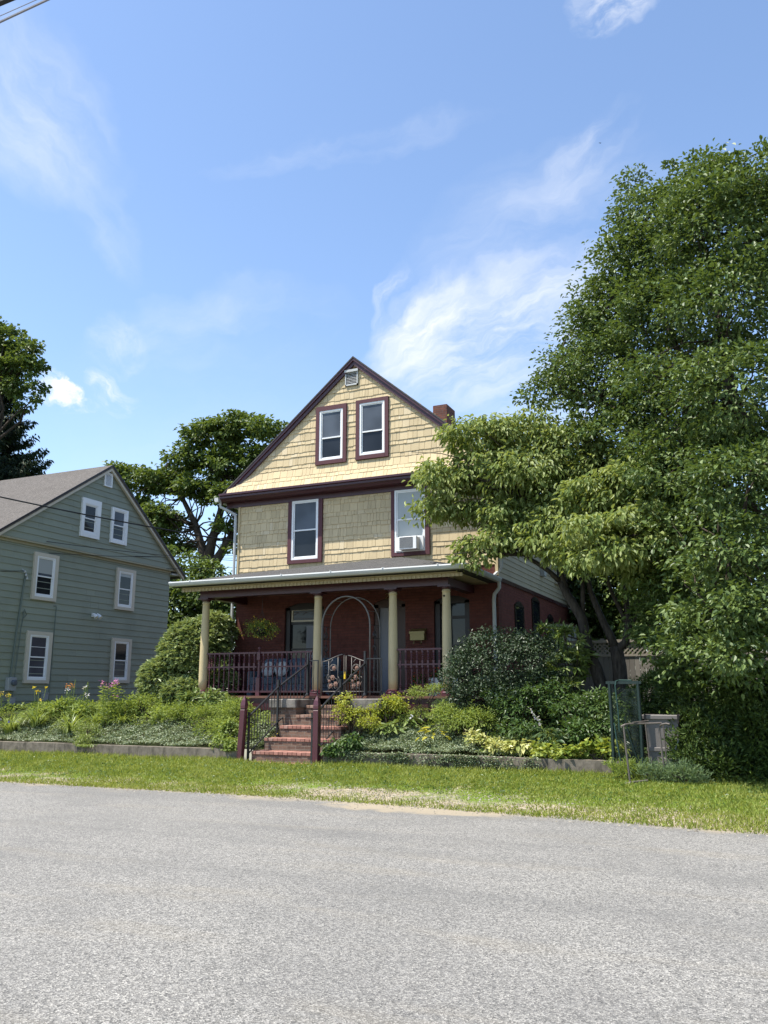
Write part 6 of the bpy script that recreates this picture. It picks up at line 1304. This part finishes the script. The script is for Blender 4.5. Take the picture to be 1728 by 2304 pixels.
# ground cover: nobody could count it
def cover(name, label, seed, n, x0, x1, y0, y1, hmax, L, w, mat, excl=None, hang=None):
    rg = np.random.default_rng(seed); x = rg.uniform(x0, x1, n); y = rg.uniform(y0, y1, n)
    if excl is not None: k = ~excl(x, y); x, y = x[k], y[k]
    hn = 0.5 + 0.3 * np.sin(x * 4.1 + 1.5 * np.sin(y * 3.3)) + 0.2 * np.sin(x * 9.3 - y * 7.1); z = bed_h(x, y) + hmax * (0.25 + 0.75 * hn) * (0.55 + 0.45 * rg.random(len(x)))
    P = np.stack([x, y, z], 1)
    if hang: 
        hx0, hx1, m = hang; cx = rg.uniform(hx0, hx1, 34); dep = rg.uniform(.08, .34, 34); ci = rg.integers(0, 34, m); hx = cx[ci] + rg.normal(size=m) * .09; hz = .47 - dep[ci] * rg.random(m) ** .8
        P = np.concatenate([P, np.stack([hx, 15.985 - .05 * rg.random(m), hz], 1)])
    m = len(P); A = rg.normal(size=(m, 3)) * np.array([1, 1, .4]); N = rg.normal(size=(m, 3)) * .45 + np.array([0, -.25, 1.]); props(leaves(name, P, A, N, L * rg.uniform(.7, 1.3, m), w, mat, None, .15, .12, 'leaf'), label, None, None, 'stuff')
stepx = lambda x, y: (x > -10.5) & (x < -8.5)
cover('ground_cover', 'dense small leaved vinca ground cover sloping up left of the steps', 101, 26000, -19, -10.5, 16.22, 17.6, .15, .042, .026, 'l_vinca')
cover('ground_cover', 'dense small leaved vinca ground cover sloping up right of the steps', 102, 26000, -8.6, -4.4, 16.2, 17.5, .17, .042, .026, 'l_vinca', None, (-8.5, -4.2, 3200))
cover('undergrowth', 'mixed low green undergrowth at the back of the beds', 103, 22000, -24, -2.6, 17.3, 20.2, .26, .075, .032, 'l_fern', lambda x, y: (x > -13.7) & (x < -6.4) & (y > 18.1) | stepx(x, y))
cover('undergrowth', 'low greenery under the right hand trees', 104, 9000, -4.8, 4, 16.5, 23.5, .2, .08, .035, 'l_mid')
cover('undergrowth', 'low green plants along the far right of the bed', 105, 7000, -5.4, -2.6, 16.25, 17.4, .16, .07, .04, 'l_fern')

# ------------------------------------------------------------------ things by the hedge on the right
NF = thing('netting_frame', (-2.5, 16.0, .17), 'tall green metal frame of netting beside the garden wall', 'frame')
for x in (-2.74, -2.24): MB().tube([(x, 16.0, .15), (x + .01, 16.0, 1.0), (x, 16.0, 1.82)], .032, 8).build('post', 'tgreen', NF)
MB().box(-2.80, -2.18, 15.975, 16.025, 1.78, 1.83).build('top_bar', 'tgreen', NF)
MB().box(-2.71, -2.27, 15.998, 16.002, .25, 1.70).build('netting', 'net', NF)
MB().tube([(-2.27, 15.98, .3), (-2.42, 15.97, .8), (-2.5, 15.97, 1.2)], .012, 5).build('brace', 'tgreen', NF)
props(MB().tube([(-2.60, 15.95, .95), (-2.6, 15.94, 1.3), (-2.63, 15.94, 1.75), (-2.61, 15.95, 1.83), (-2.56, 16.0, 1.845), (-2.35, 16.02, 1.84)], .014, 6).tube([(-2.68, 15.93, 1.1), (-2.64, 15.92, .7), (-2.56, 15.9, .18)], .014, 6).build('garden_hose', 'hose'), 'green garden hose looped over the top of the netting frame', 'hose')
BN = thing('waste_bin', (-1.88, 16.35, .17), 'tall grey plastic waste bin behind the pipe stand', 'bin')
MB().prism([(-2.10, .17), (-1.66, .17), (-1.61, 1.17), (-2.17, 1.17)], 1, 16.15, 16.6).build('body', 'bin', BN)
MB().cbox(-2.24, -1.58, 16.10, 16.64, 1.17, 1.24, .012).build('lid', 'bin', BN); MB().cbox(-2.17, -1.62, 16.12, 16.62, .62, .68, .008).build('belly_band', 'bin', BN)
for x in (-2.18, -1.62): MB().box(x, x + .03, 16.08, 16.1, 1.10, 1.26).build('latch', 'dark', BN)
SB = thing('plant_tub', (-1.68, 15.98, .17), 'small rounded grey tub with greenery before the tall bin', 'tub')
MB().lathe(-1.70, 15.95, [(.13, .15), (.16, .3), (.175, .5), (.18, .52), (.165, .52), (.155, .48)], 18).build('tub', 'bin', SB, True)
rg = np.random.default_rng(120); P, O, C_ = crown_points(rg, [(-1.72, 15.95, .54, .12, .11, .04)], 260, .07, 20); foliage('greenery', rg, P, O, 'l_mid', SB, .05, .025)
props(MB().tube([(-1.58, 15.78, .85), (-1.72, 15.74, .5), (-1.80, 15.7, .2)], .013, 5).build('garden_stake', 'tgreen'), 'slanting dark green stake leaning on the grey tub', 'stake')
CRT = thing('pipe_stand', (-2.0, 15.1, .15), 'old rusty pipe stand with bent handles and cross foot', 'stand')
def cp(x, y, Y): return tuple(W(1300 + x / 3.876, 1450 + y / 3.876, Y))
ya = 14.85
lf = cp(465, 1258, ya)
MB().tube([cp(400, 715, ya), cp(425, 950, ya), cp(462, 1245, ya), (lf[0], lf[1], .13)], .016, 7).build('leg', 'rust', CRT)
q = cp(465, 1250, ya); MB().tube([(q[0] - .09, q[1] - .05, .16), (q[0], q[1], .19), (q[0] + .24, q[1] + .2, .21)], .02, 7).build('foot', 'rust', CRT)
MB().tube([cp(378, 716, ya), cp(410, 700, ya), cp(450, 692, ya + .1), cp(600, 690, ya + .3), cp(730, 685, ya + .4)], .016, 7).build('top_bar', 'rust', CRT)
MB().tube([cp(480, 682, ya + .1), cp(618, 666, ya + .45)], .012, 6).build('cross_bar', 'rust', CRT)
e_ = cp(768, 1190, ya + .4)
MB().tube([cp(800, 697, ya + .3), cp(770, 690, ya + .3), cp(735, 697, ya + .35), cp(716, 715, ya + .4), cp(712, 745, ya + .4), cp(735, 950, ya + .4), e_, (e_[0], e_[1], .14)], .017, 7).build('bent_leg', 'rust', CRT)
e_ = cp(790, 1180, ya + .7); MB().tube([cp(745, 690, ya + .6), cp(765, 900, ya + .65), e_, (e_[0], e_[1], .14)], .011, 6).build('thin_leg', 'rust', CRT)
e_ = cp(640, 1120, ya + .8); MB().tube([cp(592, 700, ya + .7), cp(615, 900, ya + .75), e_, (e_[0], e_[1], .14)], .015, 7).build('rear_leg', 'rust', CRT)
